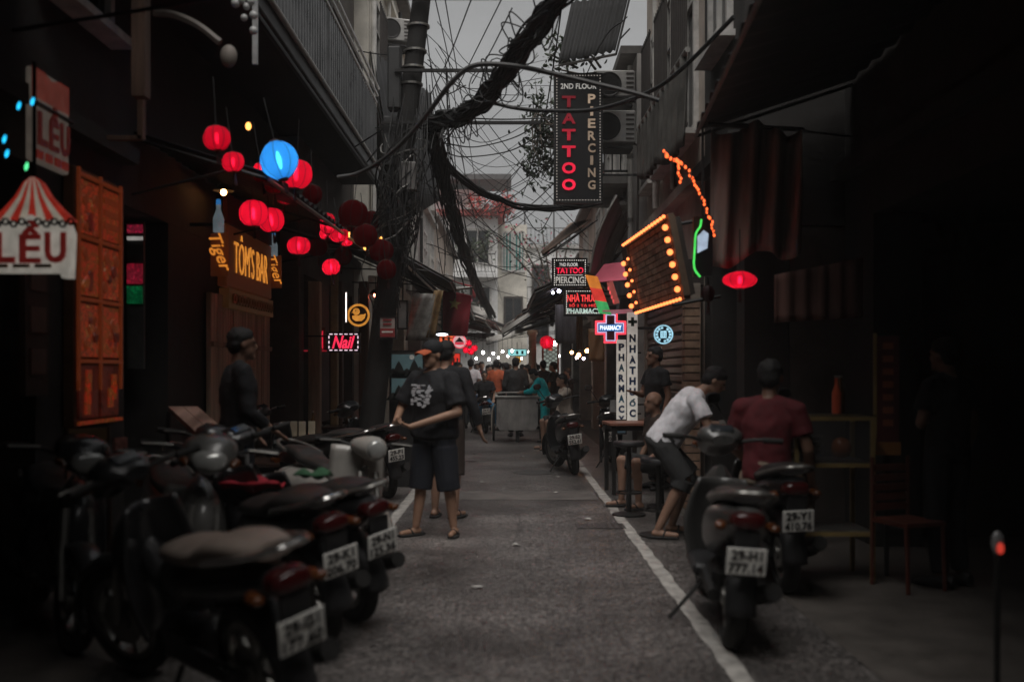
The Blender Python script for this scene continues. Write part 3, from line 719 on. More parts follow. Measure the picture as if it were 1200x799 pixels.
plant('balcony_shrub', 'leafy shrub growing from the apartment balcony railing', P(545, 300, 49.0), hang(9, 41, .6, .6, 1.4), 260, .10, LEAFM, 41)
plant('balcony_shrub', 'low green plants along the lower apartment balcony', P(560, 362, 49.0), hang(9, 43, -.7, .5, 1.4), 260, .10, LEAFD, 43, flowers=PETALP, fl_n=60)
# ------------------------------------------------------------------ signs
def frange(n): return [i/(n-1) for i in range(n)]
SIGNBLK = M('sign_black', (.012, .012, .013), .35, 0, .2, 4)
DOT = E('white_led', (1, .93, .85), 1.3)
def led_border(w, h, parent, mat, step=.045, r=.008, y=-.075, inset=.03):
    mb = MB(); a, b = w/2-inset, h/2-inset
    nx, nz = max(2, int(2*a/step)), max(2, int(2*b/step))
    for i in range(nx+1):
        for z in (-b, b): mb.box((-a+2*a*i/nx, y, z), (r*2, .012, r*2))
    for i in range(1, nz):
        for x in (-a, a): mb.box((x, y, -b+2*b*i/nz), (r*2, .012, r*2))
    return tag(mb.build('bulb_border', mat, parent), kind='stuff')
def lightbox(name, label, c, w, h, d=.14, rz=0, mat=None, rot=None, frame=IRON):
    r = thing(name, label, 'sign', c, rz, rot=rot)
    MB().box((0, 0, 0), (w, d-.02, h), None, .006).build('panel', mat or SIGNBLK, r)
    f = MB(); t = .018
    for (x, z, a, b) in ((0, h/2, w+t, t), (0, -h/2, w+t, t), (w/2, 0, t, h-t), (-w/2, 0, t, h-t)): f.box((x, 0, z), (a, d, b))
    f.build('frame', frame, r)
    return r
# tall TATTOO / PIERCING sign
c = P(677.5, 163, 14.0)
s = lightbox('sign', 'tall black sign reading TATTOO PIERCING 2ND FLOOR in vertical letters', c, .665, 1.80)
led_border(.665, 1.80, s, E('dim_led', (1, .9, .8), .35), .04, .006)
TEXT('2ND FLOOR', .5, .075, E('soft_white_letters', (.9, .86, .8), .38), s, (.0, -.078, .72), .012)
for i, ch in enumerate('TATTOO'):
    k = (.10, .14, .3, .55, .8, 1.0)[i]
    TEXT(ch, .19, .155, E('tattoo_letter_%d' % i, (.95, .012, .055), .95*k), s, (-.135, -.078, .505-.232*i), .03, ext=.012)
for i, ch in enumerate('PIERCING'):
    k = (.5, .42, .36, .3, .22, .2, .22, .24)[i]
    TEXT(ch, .105 if ch != 'I' else .04, .125, E('piercing_letter_%d' % i, (.95, .70, .5), .62*k), s, (.185, -.078, .545-.172*i), .02, ext=.012)
for z in (.6, -.5): BOX('bracket', (.65, .03, z), (.64, .03, .03), IRON, s)
# small TATTOO sign
c = P(667.5, 320, 16.2)
s = lightbox('sign', 'small black sign reading 2ND FLOOR TATTOO PIERCING with dotted lights', c, .56, .46)
led_border(.56, .46, s, DOT, .034, .0055)
TEXT('2ND FLOOR', .30, .055, E('white_letters', (.95, .9, .85), .6), s, (-.02, -.078, .13), .012)
TEXT('TATTOO', .44, .10, E('red_letters', (1, .02, .07), .95), s, (0, -.078, .035), .03)
BOX('rule', (0, -.076, -.04), (.42, .006, .008), E('white_letters', (1, 1, 1), 1), s)
TEXT('PIERCING', .46, .11, E('pale_letters', (.85, .8, .72), .45), s, (0, -.078, -.12), .02)
BOX('bracket', (.9, .03, .15), (1.2, .03, .03), IRON, s)
# NHA THUOC sign
c = P(684, 354.5, 15.4)
s = lightbox('sign', 'pharmacy sign with red NHÀ THUỐC lines and white lower line, dotted lights', c, .60, .40)
led_border(.60, .40, s, DOT, .034, .0055)
TEXT('NHÀ THUỐC', .52, .17, E('red_orange_letters', (1, .06, .06), 1.0), s, (0, -.078, .09), .03)
TEXT('SỐ 2 TẠ HIỆN', .48, .075, E('red_orange_letters2', (1, .05, .05), .85), s, (.01, -.078, -.045), .02)
TEXT('PHARMACY', .52, .08, E('mint_letters', (.75, .95, .85), .6), s, (0, -.078, -.135), .02)
BOX('bracket', (.75, .03, .1), (.9, .03, .03), IRON, s)
# pharmacy cross
c = P(715.5, 384, 13.0)
s = thing('sign', 'cross shaped neon pharmacy sign in red and blue outlines', 'sign', c)
def cross(a, b): return [(-b, -a), (b, -a), (b, -b), (a, -b), (a, b), (b, b), (b, a), (-b, a), (-b, b), (-a, b), (-a, -b), (-b, -b)]
MB().prism(cross(.20, .085), .1).build('cross_body', M('cross_maroon', (.10, .02, .03), .4), s, loc=(0, 0, 0))
def outline(poly, r, y, mat, nm):
    mb = MB(); pts = [Vector((x, y, z)) for x, z in poly]
    for i in range(len(pts)): mb.cone(pts[i], pts[(i+1) % len(pts)], r, r, 8)
    return mb.build(nm, mat, s)
outline(cross(.192, .080), .011, -.012, E('neon_red', (1, .05, .08), 1.6), 'neon_tube')
outline(cross(.168, .058), .007, -.012, E('neon_pale', (.75, .65, 1), .8), 'neon_tube')
BOX('name_band', (0, -.012, 0), (.31, .02, .085), E('neon_blue_field', (.03, .25, .75), .55), s)
TEXT('PHARMACY', .28, .062, E('white_neon', (.9, .95, 1), 1.3), s, (0, -.026, 0), .03)
BOX('bracket', (.4, .06, 0), (.45, .03, .03), IRON, s)
# two vertical boards
def vboard(px0, px1, py0, py1, Y, txt, label, top_cross=False, lm=(.02, .05, .13)):
    a, b = P(px0, py1, Y), P(px1, py0, Y); w, h = b.x-a.x, b.z-a.z
    s = thing('sign_board', label, 'sign', ((a.x+b.x)/2, Y, (a.z+b.z)/2))
    MB().box((0, 0, 0), (w, .05, h), None, .004).build('board', E('white_board_lit', (.85, .80, .72), .30, .7), s)
    lmat = M('navy_letters', lm, .5)
    n = len(txt); z0 = h/2-(.26 if top_cross else .03); dz = (z0+h/2-.03)/n
    if top_cross:
        for (x, z) in ((.095, .032), (.032, .095)): BOX('cross_mark', (0, -.029-.002*(x > .05), h/2-.12), (x*1.2, .006, z*1.2), M('green_cross', (.02, .10, .07), .5), s)
    for i, ch in enumerate(txt): TEXT(ch, w*.62 if ch != 'I' else w*.2, min(dz*.72, .125), lmat if ch not in 'ỐA' else M('blue_letters', (.03, .13, .20), .5), s, (0, -.03, z0-dz*(i+.5)), .055, ext=.003)
    for z in (h*.35, -h*.35): BOX('bracket', (w/2+.1, .02, z), (.2, .02, .02), IRON, s)
    return s
vboard(735, 747, 366, 493, 12.6, 'NHÀTHUỐC', 'white vertical board with green cross over navy letters NHÀ THUỐC', True)
vboard(722.5, 733.5, 398, 500, 12.9, 'PHARMACY', 'white vertical board with navy letters PHARMACY below the neon cross')
# small box sign under them "so 2"
s = lightbox('sign', 'small blue and white number box at the foot of the pharmacy boards', P(728, 500, 12.7), .12, .17, .06, mat=M('number_blue', (.10, .18, .24), .5))
TEXT('số 2', .1, .06, PLATE, s, (0, -.032, .03), .01)
# round blue-white lit sign on the shutter
c = P(777, 392, 11.6)
s = thing('sign', 'round pale blue lit sign with a square emblem by the shutter', 'sign', c)
MB().lathe([(.0, -.03), (.118, -.03), (.118, .03), (0, .03)], 36, Matrix.Rotation(R(90), 4, 'X')).build('drum', M('sign_navy', (.01, .02, .03), .4), s, smooth=True)
RB = E('ring_blue', (.45, .82, 1), .85)
mb = MB().lathe([(.098, 0), (.112, 0), (.112, .012), (.098, .012), (.098, 0)], 36, Matrix.Translation((0, -.03, 0)) @ Matrix.Rotation(R(90), 4, 'X')).build('rim', RB, s)
for k in range(14):
    if k % 7 == 3: continue
    a = 2*math.pi*k/14; BOX('ring_mark', (.078*math.cos(a), -.036, .078*math.sin(a)), (.026, .01, .026), RB, s, rot=Matrix.Rotation(-a, 3, 'Y'))
BOX('emblem', (0, -.036, 0), (.07, .012, .085), RB, s)
for x in (-.018, 0, .018): BOX('emblem_bar', (x, -.044, 0), (.005, .006, .06), M('sign_navy', (0, 0, 0)), s)
BOX('bracket', (.2, .0, 0), (.2, .02, .02), IRON, s)
# glowing green and orange bottle sign beside the red lantern
c = P(822, 288, 8.3)
s = thing('sign', 'green neon outline sign with a pale blue centre under the orange light string', 'sign', c)
mb = MB()
pts = [Vector((x, 0, z)) for x, z in ((-.01, -.26), (-.06, -.18), (-.055, -.02), (-.045, .1), (-.01, .16), (.0, .22))]
mb.tube(catmull(pts, 5), .009, 6); mb.build('neon_tube', E('neon_green', (.1, 1, .15), .8), s)
MB().prism([(-.03, -.06), (.05, -.02), (.06, .1), (.02, .13), (-.03, .08)], .02).build('pale_panel', E('pale_blue_glow', (.6, .75, .95), .55), s)
BOX('backing', (.02, .05, 0), (.16, .04, .5), SIGNBLK, s)
BOX('hanger', (.02, .05, .62), (.02, .02, .76), IRON, s)

# TOM'S BAR
YA, YB = 9.75, 12.2
bx = -2.93
s = thing('bar_sign', "orange lettered TÔM'S BAR sign above the timber boarding", 'sign', (bx, 11.1, 2.60))
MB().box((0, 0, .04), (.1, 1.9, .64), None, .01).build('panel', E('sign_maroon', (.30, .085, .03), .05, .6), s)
OR = E('bar_letters', (1, .36, .05), .62)
TEXT("TÔM'S BAR", 1.42, .42, OR, s, (.06, .0, .09), -.012, ext=.004, rot=(0, 0, R(90)))
FR = M('fretwork', (.40, .25, .12), .6)
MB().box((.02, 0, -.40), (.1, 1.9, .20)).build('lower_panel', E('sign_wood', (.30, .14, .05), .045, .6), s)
for k in range(15):
    y = -.80+1.6*k/14
    MB().lathe([(.035, -.01), (.056, -.01), (.056, .01), (.035, .01), (.035, -.01)], 14, Matrix.Translation((.085, y, -.40)) @ Matrix.Rotation(R(90), 4, 'Y')).build('fret_ring', FR, s)
MB().box((.03, 0, .52), (.05, 1.9, .3)).build('red_lattice', M('lattice_red', (.10, .015, .015), .6), s)
# the two bottle shaped beer signs either side of it
def bottle_sign(px, py0, py1, pyt, Y, label):
    top, bot = P(px, py0, Y), P(px, py1, Y); h = top.z-bot.z
    s = thing('bottle_sign', label, 'sign', (top.x, Y, bot.z))
    MB().lathe([(0, 0), (.05, 0), (.05, h*.5), (.03, h*.72), (.02, h*.85), (.022, h), (0, h)], 14).build('bottle', E('bottle_glow', (.55, .68, .75), .13), s, smooth=True)
    MB().lathe([(0, h), (.024, h), (.02, h+.05), (0, h+.05)], 12).build('bottle_cap', E('blue_cap', (.05, .3, .8), .35), s, smooth=True)
    t = P(px, pyt, Y)
    TEXT('Tiger', .36, .15, E('orange_script', (1, .32, .04), .55), s, (.02, -.06, t.z-bot.z), .01, .3, rot=(0, R(70), 0))
    BOX('back_plate', (-.0, .05, t.z-bot.z), (.17, .03, .4), M('sign_maroon', (0, 0, 0)), s)
    BOX('arm', (-.22, .05, h*.3), (.45, .02, .03), IRON, s)
bottle_sign(256, 240, 272, 298, 9.3, 'blue capped bottle sign with orange script before the bar lettering')
bottle_sign(320.5, 275, 300, 318, 12.1, 'blue capped bottle sign with orange script past the bar lettering')
# timber boarding below
s = thing('timber_boarding', 'weathered vertical plank boarding under the bar sign', 'boarding', (-2.98, 10.95, 0))
rnd = random.Random(5)
for k in range(12):
    MB().box((.03+rnd.uniform(-.006, .006), -1.2+.2*k+.1, 1.12), (.05, .188, 2.2+rnd.uniform(-.02, .02)), None, .005).build('plank', MW('bar_boards', (.58, .44, .32), .7, .6, 9, 9, .7), s)
BOX('batten', (.07, 0, 1.72), (.03, 2.4, .05), WOOD, s)

# LEU tent sign (projecting, faces the viewer)
c = P(36, 283, 5.5)
s = thing('tent_sign', 'circus tent shaped lit sign reading LỀU with striped red top', 'sign', c)
plq = [(-.22, -.17), (.16, -.17), (.17, -.2), (.21, -.2), (.22, .05), (.2, .10), (.13, .13), (.08, .11), (0, .15), (-.08, .11), (-.14, .13), (-.2, .1)]
MB().prism(plq, .08).build('plaque', E('plaque_white', (.80, .74, .64), .24, .6), s)
STR = [E('tent_red', (.65, .05, .03), .26, .6), E('tent_cream', (.75, .65, .52), .22, .7)]
top = [(-.235, .10), (.235, .10), (.16, .17), (.09, .25), (.045, .33), (0, .36), (-.045, .33), (-.09, .25), (-.16, .17)]
for k in range(9):
    u0, u1 = -1+2*k/9, -1+2*(k+1)/9
    def edge(u): return [(.235*u, .115), (.165*u, .18), (.10*u, .25), (.05*u, .33), (.012*u, .36)]
    MB().prism(edge(u0)+edge(u1)[::-1], .05).build('stripe', STR[k % 2], s, loc=(0, .015, 0))
mb = MB()
for k in range(11):
    a = -.225+.045*k; mb.lathe([(.012, 0), (.022, 0), (.022, .012), (.012, .012), (.012, 0)], 10, Matrix.Translation((a, -.005, .108-.012*(k % 2))) @ Matrix.Rotation(R(90), 4, 'X'))
tag(mb.build('scallop_trim', M('trim_dark', (.03, .025, .025), .5), s), kind='stuff')
DR = E('letter_red', (.35, .03, .025), .16, .8)
for ch, x, w in (('L', -.14, .11), ('Ề', 0, .115), ('U', .14, .115)): TEXT(ch, w, .17 if ch != 'Ề' else .235, DR, s, (x, -.01, -.035 if ch != 'Ề' else -.003), .03, ext=.008)
TEXT('◂▴▸'.replace('◂', '-').replace('▴', '^').replace('▸', '-'), .26, .02, DR, s, (0, -.012, .09), .01) if False else None
for x in (-.17, -.05, .07): BOX('foot_mark', (x, -.006, -.135), (.09, .01, .02), M('foot_orange', (.4, .2, .06), .5), s)
BOX('post', (-.35, .04, 0), (.3, .04, .04), IRON, s)
MB().tube([(0, .04, .36), (0, .04, 1.0)], .012, 6).build('hanger', IRON, s)
# upper banner parallel to the front, same design
s = thing('banner_sign', 'upright tent patterned banner reading LỀU fixed flat to the dark front', 'sign', (-2.86, 6.17, 2.99))
MB().box((0, 0, 0), (.05, .48, .56), None, .01).build('panel', E('banner_cream', (.55, .46, .38), .08, .5), s)
BR = E('banner_red', (.45, .05, .03), .12, .6)
mb = MB().prism([(-.24, .1), (.24, .1), (.24, .28), (.1, .28), (0, .25), (-.1, .28), (-.24, .28)], .012, Matrix.Translation((.025, 0, 0)) @ Matrix.Rotation(R(90), 4, 'Z')).build('tent_top', BR, s)
for k in range(3): TEXT('LỀU'[k], .12, .2 if k != 1 else .27, E('banner_letter', (.25, .03, .02), .08, .8), s, (.04, -.15+.15*k, -.08 if k != 1 else -.045), .03, ext=.006, rot=(0, 0, R(90)))
for y in (-.17, -.05, .07, .17): BOX('foot_mark', (.03, y, -.235), (.012, .08, .05), BR, s)
BOX('cross_bar', (.04, 0, .06), (.03, .5, .015), IRON, s)
# small blue lights there
for (px, py) in ((22, 124), (38, 119), (5, 163), (8, 180), (31, 195)):
    q = P(px, py, 5.2)
    o = MB().ell((0, 0, 0), (.008, .008, .022)).build('fairy_light', E('cyan_light' if px != 31 else 'green_light', (.02, .55, 1) if px != 31 else (.1, .8, .3), 1.6), None, loc=q, rot=(0, R(15), 0))
    tag(o, 'tiny blue-green fairy light hanging by the tent sign', 'light', 'fairy lights by the tent signs')
# poster panel lit orange
s = thing('poster_panel', 'tall orange lit panel of framed pictures on the dark front', 'poster', (-2.95, 7.03, 1.95))
MB().box((0, 0, 0), (.08, .74, 1.76), None, .008).build('backing', M('panel_brown', (.10, .045, .02), .6), s)
PO = [MPRINT('poster_orange', ((.02, .004, .003), (.8, .10, .03), (.10, .02, .01), (1, .38, .10)), 17, .14), MPRINT('poster_red', ((.02, .004, .003), (.75, .07, .03), (.18, .08, .01), (.9, .2, .06)), 20, .13), MPRINT('poster_dark', ((.05, .01, .005), (.3, .05, .03), (.1, .02, .01)), 8, .05)]
FRO = E('frame_orange', (.9, .17, .05), .05, .3)
rnd = random.Random(21)
for i in range(4):
    for j in range(2):
        cy, cz = -.18+.36*j, .62-.42*i
        pc = BOX('picture', (.05, cy, cz), (.016, .31, .36), PO[2 if i == 3 else (i+j) % 2], s)
        if i == 0 and j == 1:
            for k in range(3): BOX('print_band', (.064, cy, cz+.1-.09*k), (.01, .24, .045), FRO, pc)
        elif i < 3:
            for k in range(7):
                a, b = rnd.uniform(-.11, .11), rnd.uniform(-.13, .13)
                r0 = rnd.uniform(.02, .055)
                MB().lathe([(0, 0), (r0, 0), (r0*.9, .01), (0, .012)], 10, Matrix.Translation((.059, cy+a, cz+b)) @ Matrix.Rotation(R(90), 4, 'Y')).build('print_motif', (FRO, PO[2], PO[1])[k % 3], pc)
        else:
            for k in range(3): BOX('print_band', (.064, cy+rnd.uniform(-.06, .06), cz+rnd.uniform(-.1, .1)), (.01, .08, .14), PO[1], pc)
for y in (-.36, 0, .36): BOX('frame_bar', (.065, y, .12 if y else .12), (.02, .025, 1.5), FRO, s)
for i in range(5): BOX('frame_bar', (.0675, 0, .83-.42*i), (.02, .74, .025), FRO if i < 4 else PO[1], s)
# faint narrow poster left of it
s = thing('poster_panel', 'narrow dim brown poster below the tent sign', 'poster', (-2.96, 6.2, 1.75))
MB().box((0, 0, 0), (.04, .3, .9)).build('backing', M('dim_brown', (.05, .03, .022), .7), s)
for k in range(3): BOX('print_band', (.025, 0, .28-.26*k), (.01, .2, .16), M('dim_print', (.12, .07, .055), .7), s)
# neon in the doorway
s = thing('neon_sign', 'red and green lit board inside the bar doorway', 'sign', P(158, 318, 8.45))
BOX('board', (0, .03, -.2), (.14, .04, 1.25), M('door_board', (.07, .07, .068), .5), s)
BOX('lit_band', (0, 0, .28), (.13, .02, .03), E('door_white', (.8, .75, .7), .3), s)
BOX('lit_band', (0, 0, .36), (.13, .02, .07), MPRINT('door_red', ((.9, .02, .1), (.05, .01, .02), (.9, .04, .1)), 22, .35), s)
BOX('lit_band', (0, 0, -.02), (.13, .02, .17), MPRINT('door_red2', ((.9, .02, .08), (.15, .01, .02), (.8, .04, .1)), 16, .3), s)
BOX('lit_band', (0, 0, -.2), (.13, .02, .15), MPRINT('door_green', ((.01, .35, .1), (.0, .06, .02), (.02, .3, .1)), 16, .25), s)
s = thing('hanging_lamp', 'shaded amber lamp under the roof over the bar lettering', 'lamp', P(262, 224, 9.6))
MB().lathe([(.03, .06), (.10, .0), (.105, .0), (.035, .075), (.03, .06)], 18).build('shade', IRON, s, True); MB().ell((0, 0, -.012), (.028, .028, .03), None, 10, 7).build('bulb', E('bar_lamp', (1, .45, .14), 34), s, True); MB().tube([(0, 0, .07), (0, 0, .25)], .006, 5).build('cord', IRON, s)
s = thing('tube_lamp', 'thin white upright tube lamp left of the duck sign', 'lamp', P(405.5, 360, 13.5))
MB().tube([(0, 0, -.2), (0, 0, .2)], .008, 8).build('tube', E('tube_white', (1, .85, .8), 2.2), s); BOX('holder', (0, .03, 0), (.03, .03, .46), IRON, s)
s = thing('hanging_lamp', 'shaded red lamp inside the salon front', 'lamp', P(440, 345, 14.8))
MB().lathe([(.03, .06), (.10, .0), (.105, .0), (.035, .075), (.03, .06)], 18).build('shade', IRON, s, True); MB().ell((0, 0, -.012), (.028, .028, .03), None, 10, 7).build('bulb', E('salon_lamp', (1, .16, .08), 40), s, True); MB().tube([(0, 0, .07), (0, 0, .25)], .006, 5).build('cord', IRON, s)
# Nail sign + duck sign + salon timber
c = P(403, 401, 13.1)
s = lightbox('sign', 'small black sign with red script Nail and dashed white border', c, .42, .25, .07)
TEXT('Nail', .30, .17, E('nail_script', (1, .03, .09), 1.1), s, (0, -.042, 0), .025, .35)
mb = MB()
for k in range(6):
    for z in (-.105, .105): mb.box((-.165+.066*k, -.04, z), (.04, .01, .012))
for k in range(3):
    for x in (-.19, .19): mb.box((x, -.04, -.065+.065*k), (.012, .01, .035))
tag(mb.build('dash_border', E('pink_white', (1, .75, .85), 1.0), s), kind='stuff')
BOX('bracket', (-.35, .0, .08), (.3, .02, .02), IRON, s)
c = P(420.5, 369.5, 13.6)
s = thing('sign', 'round amber sign with a duck in a ring', 'sign', c)
MB().lathe([(0, -.03), (.155, -.03), (.155, .03), (0, .03)], 36, Matrix.Rotation(R(90), 4, 'X')).build('drum', M('duck_back', (.05, .025, .01), .5), s, smooth=True)
AM = E('amber', (1, .40, .06), .52)
MB().lathe([(.125, 0), (.155, 0), (.155, .012), (.125, .012), (.125, 0)], 36, Matrix.Translation((0, -.03, 0)) @ Matrix.Rotation(R(90), 4, 'X')).build('ring', AM, s)
duck = [(-.09, -.02), (-.06, .01), (-.02, .015), (.0, .02), (-.03, .04), (-.035, .07), (-.01, .095), (.02, .09), (.035, .065), (.03, .03)]
MB().prism([(-.085, .0), (-.05, .012), (0, .005), (.03, .02), (.07, .02), (.1, .035), (.085, -.03), (.04, -.07), (-.04, -.07), (-.08, -.04)], .02).build('duck_body', AM, s, loc=(0, -.045, -.01))
MB().lathe([(0, 0), (.048, 0), (.042, .012), (0, .014)], 20, Matrix.Translation((-.03, -.032, .05)) @ Matrix.Rotation(R(90), 4, 'X')).build('duck_head', AM, s)
MB().prism([(-.075, .045), (-.1, .035), (-.075, .03)], .014).build('duck_bill', AM, s, loc=(0, -.045, 0))
BOX('duck_eye', (-.035, -.048, .06), (.012, .006, .012), M('duck_back', (0, 0, 0)), s)
BOX('bracket', (.0, .0, .26), (.02, .02, .22), IRON, s)
# timber posts of the salon
for (px0, px1, py0, Y, mt, lb) in ((362, 376, 330, 13.3, WOOD, 'pale timber post by the glowing red window of the salon'), (388, 396, 320, 13.9, M('yellow_post', (.30, .20, .10), .6), 'yellowed square post behind the nail sign'), (421, 432, 330, 14.6, WOODD, 'dark timber post right of the duck sign'), (398, 402, 330, 14.3, WOODD, 'thin dark door post between nail and duck signs')):
    a, b = P(px0, py0, Y), P(px1, py0, Y)
    o = MB().box((0, 0, a.z/2), (b.x-a.x, .14, a.z), None, .01).build('timber_post', mt, None, loc=((a.x+b.x)/2, Y, 0))
    tag(o, lb, 'post')
s = thing('window_lamp', 'small window glowing red beside the nail sign', 'window', P(371, 398, 13.45))
BOX('glow_pane', (0, .03, .0), (.16, .03, .24), E('salon_red', (1, .02, .06), .6), s)
BOX('sill', (0, -.02, -.15), (.34, .06, .02), E('sill_red', (.6, .03, .05), .3), s); BOX('frame', (0, .05, 0), (.22, .03, .34), WOODD, s)
# stacked picture boards by the pole
TEALSKY = M('picture_teal', (.12, .24, .26), .6, 0, .4, 5); MOUNT = M('picture_dark', (.02, .022, .02), .7); 
for (py, lb) in ((428, 'upper painted landscape of dark hills under teal sky by the pole'), (456, 'lower painted landscape of dark hills under teal sky by the pole')):
    c = P(477, py, 12.3)
    s = thing('landscape_picture', lb, 'picture', c)
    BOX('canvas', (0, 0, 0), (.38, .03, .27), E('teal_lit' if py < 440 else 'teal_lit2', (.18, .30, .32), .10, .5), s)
    for x, hh in ((-.1, .19), (.09, .21), (.0, .1), (.16, .12), (-.17, .1)): MB().prism([(x-.09, -.134), (x+.09, -.134), (x+.035, -.134+hh*.7), (x, -.134+hh), (x-.03, -.134+hh*.75)], .008).build('hill', MOUNT, s, loc=(0, -.024, 0))
    MB().lathe([(.0, 0), (.03, 0), (.03, .004), (0, .004)], 14, Matrix.Translation((.06, -.016, .1)) @ Matrix.Rotation(R(90), 4, 'X')).build('moon', PLATE, s)
    BOX('frame', (0, .01, -.145), (.4, .05, .02), FRAMED, s); BOX('frame', (0, .01, .145), (.4, .05, .02), FRAMED, s)
o = BOX('display_rack', (0, 0, 0), (.44, .05, 1.7), M('rack_black', (.02, .02, .02), .6)); o.location = P(477, 475, 12.45); o.location.z = .86
tag(o, 'dark upright board holding the two landscape pictures', 'board')
# notices by the pole
c = P(454.5, 384, 11.7)
s = lightbox('notice_box', 'white paper notice with red lower half strapped to the pole', c, .19, .25, .08, mat=M('notice_white', (.42, .37, .34), .6))
BOX('red_field', (0, -.044, -.06), (.17, .008, .1), M('notice_red', (.30, .04, .04), .6), s)
for k in range(3): BOX('print_line', (0, -.046-.004*(k > 1), .09-.05*k-.04*(k > 1)), (.10 if k < 2 else .13, .004, .02), M('notice_red2', (.30, .04, .04), .6) if k < 2 else PLATE, s)
s = lightbox('lamp_box', 'narrow pale upright box sign beside the notice', P(472, 369, 13.0), .12, .36, .1, mat=M('dull_white', (.25, .24, .23), .6)); BOX('arm', (0, 0, .3), (.02, .02, .25), IRON, s)
# translucent hanging banners above the cap
for (px, py, lb, w) in ((494, 380, 'grey translucent strip banner hanging under the roof behind the cap', .34), (510, 376, 'tan cardboard strip hanging beside the grey banner', .14)):
    o = MB().grid(lambda u, v: Vector(((u-.5)*w-.12*v, .03*math.sin(u*9+v*4), -.7*v)), 12, 8).build('hanging_strip', M('strip_%d' % px, (.30, .29, .27) if px < 500 else (.30, .20, .10), .5, 0, .6, 7), None, True, .004, P(px+4, py-36, 14.8))
    tag(o, lb, 'banner')
for (px, py, lb) in ((496, 394, 'white lamp tube under the roof over the man in the cap'), (518, 392, 'bright white lamp under the roof behind the cap')):
    s = thing('lamp', lb, 'lamp', P(px, py, 15))
    MB().ell((0, 0, 0), (.09, .03, .02)).build('tube', E('lamp_white', (.85, .9, 1), 5.0), s)
    BOX('housing', (0, 0, .035), (.3, .07, .03), IRON, s); BOX('stem', (0, 0, .2), (.02, .02, .34), IRON, s)
# far lit signs
def round_sign(px, py, Y, r, label, colr, pal):
    s = thing('sign', label, 'sign', P(px, py, Y))
    MB().lathe([(0, -.04), (r, -.04), (r, .04), (0, .04)], 30, Matrix.Rotation(R(90), 4, 'X')).build('drum', E('drum_%d' % px, pal, .7), s)
    MB().lathe([(r*.88, 0), (r, 0), (r, .012), (r*.88, .012), (r*.88, 0)], 30, Matrix.Translation((0, -.04, 0)) @ Matrix.Rotation(R(90), 4, 'X')).build('ring', E('ring_%d' % px, colr, .9), s)
    MB().prism([(-r*.65, -r*.1), (0, r*.6), (r*.65, -r*.1)], .02).build('roof_mark', M('roof_mark', (.04, .02, .02), .6), s, loc=(0, -.062, 0))
    BOX('lower_field', (0, -.05, -r*.3), (r*1.25, .02, r*.35), E('lf_%d' % px, colr, .6), s); BOX('stem', (0, 0, r+.1), (.02, .02, .24), IRON, s)
round_sign(538.5, 400, 24, .17, 'round pink and red lit sign with a dark roof mark', (1, .05, .1), (.9, .55, .55))
for (px, py, Y, w, h, colr, k, lb) in ((526, 397, 26, .5, .22, (1, .16, .06), .8, 'orange-red scrawled lit sign left of the round sign'), (532, 425, 24, .3, .45, (1, .05, .03), .6, 'tall red lit panel below the round sign'), (606, 413, 33, .62, .22, (.35, .85, .85), .8, 'small turquoise lit sign above the crowd'), (607, 421, 33.4, .2, .2, (1, .5, .1), .6, 'tiny orange lamp plate under the turquoise sign')):
    s = lightbox('sign', lb, P(px, py, Y), w, h, .08, mat=E('far_sign_%d_%d' % (px, py), colr, k)); BOX('stem', (0, .02, h/2+.12), (.02, .02, .22), IRON, s)
    for i in range(3): BOX('mark', (w*(-.28+.28*i), -.046, 0), (w*.12, .01, h*.5), M('far_mark', (.05, .03, .03), .6), s)
s = thing('lattice_window', 'lit lattice panel of coloured glass in a red frame', 'window', P(645, 422, 26))
MB().box((0, .03, 0), (.36, .03, 1.0)).build('pane', E('lattice_glow', (.75, .85, .75), .28), s)
for k in range(9):
    for sg in (-1, 1): BOX('lattice_bar', (0, -.006*(2+sg), -.45+.11*k), (.46, .012, .02), M('lattice_dark', (.06, .05, .04), .6), s, rot=Matrix.Rotation(sg*R(35), 3, 'Y'))
for x in (-.2, .2): BOX('frame', (x, 0, 0), (.05, .1, 1.1), M('frame_red', (.30, .06, .03), .6), s)
BOX('frame', (0, 0, .53), (.45, .1, .06), MATS['frame_red'], s); BOX('frame', (0, 0, -.53), (.45, .1, .06), MATS['frame_red'], s)
for (x, z) in ((-.07, .4), (.08, .42), (0, .3)): BOX('red_pane', (x, .005, z), (.11, .02, .09), E('pane_red', (1, .1, .05), .45), s)
o = MB().lathe([(.10, 0), (.10, 2.35), (.14, 2.4), (.14, 2.5)], 14).build('column', M('tan_column', (.42, .30, .20), .7), None, True, loc=P(624, 560, 25.5)); o.location.z = 0
tag(o, 'plain tan column beside the lit lattice window', 'column')
# boards hanging under the right awnings
for (px, py, Y, w, h, cc, lb) in ((664, 357, 18.5, .42, .72, (.34, .31, .26), 'pale streaked board hanging below the pharmacy sign'), (679, 362, 17.2, .10, .7, (.30, .16, .08), 'narrow brown board hanging beside the pale streaked board'), (699, 385, 15.2, .24, .5, (.22, .11, .05), 'brown lettered board hanging left of the neon cross')):
    o = MB().grid(lambda u, v: Vector(((u-.5)*w, .02*math.sin(u*9+v*4), -h*v)), 10, 8).build('hanging_board', MW('hang_%d' % px, cc, .6, .6, 9, 9, .8), None, True, .012, P(px, py, Y)); tag(o, lb, 'board')
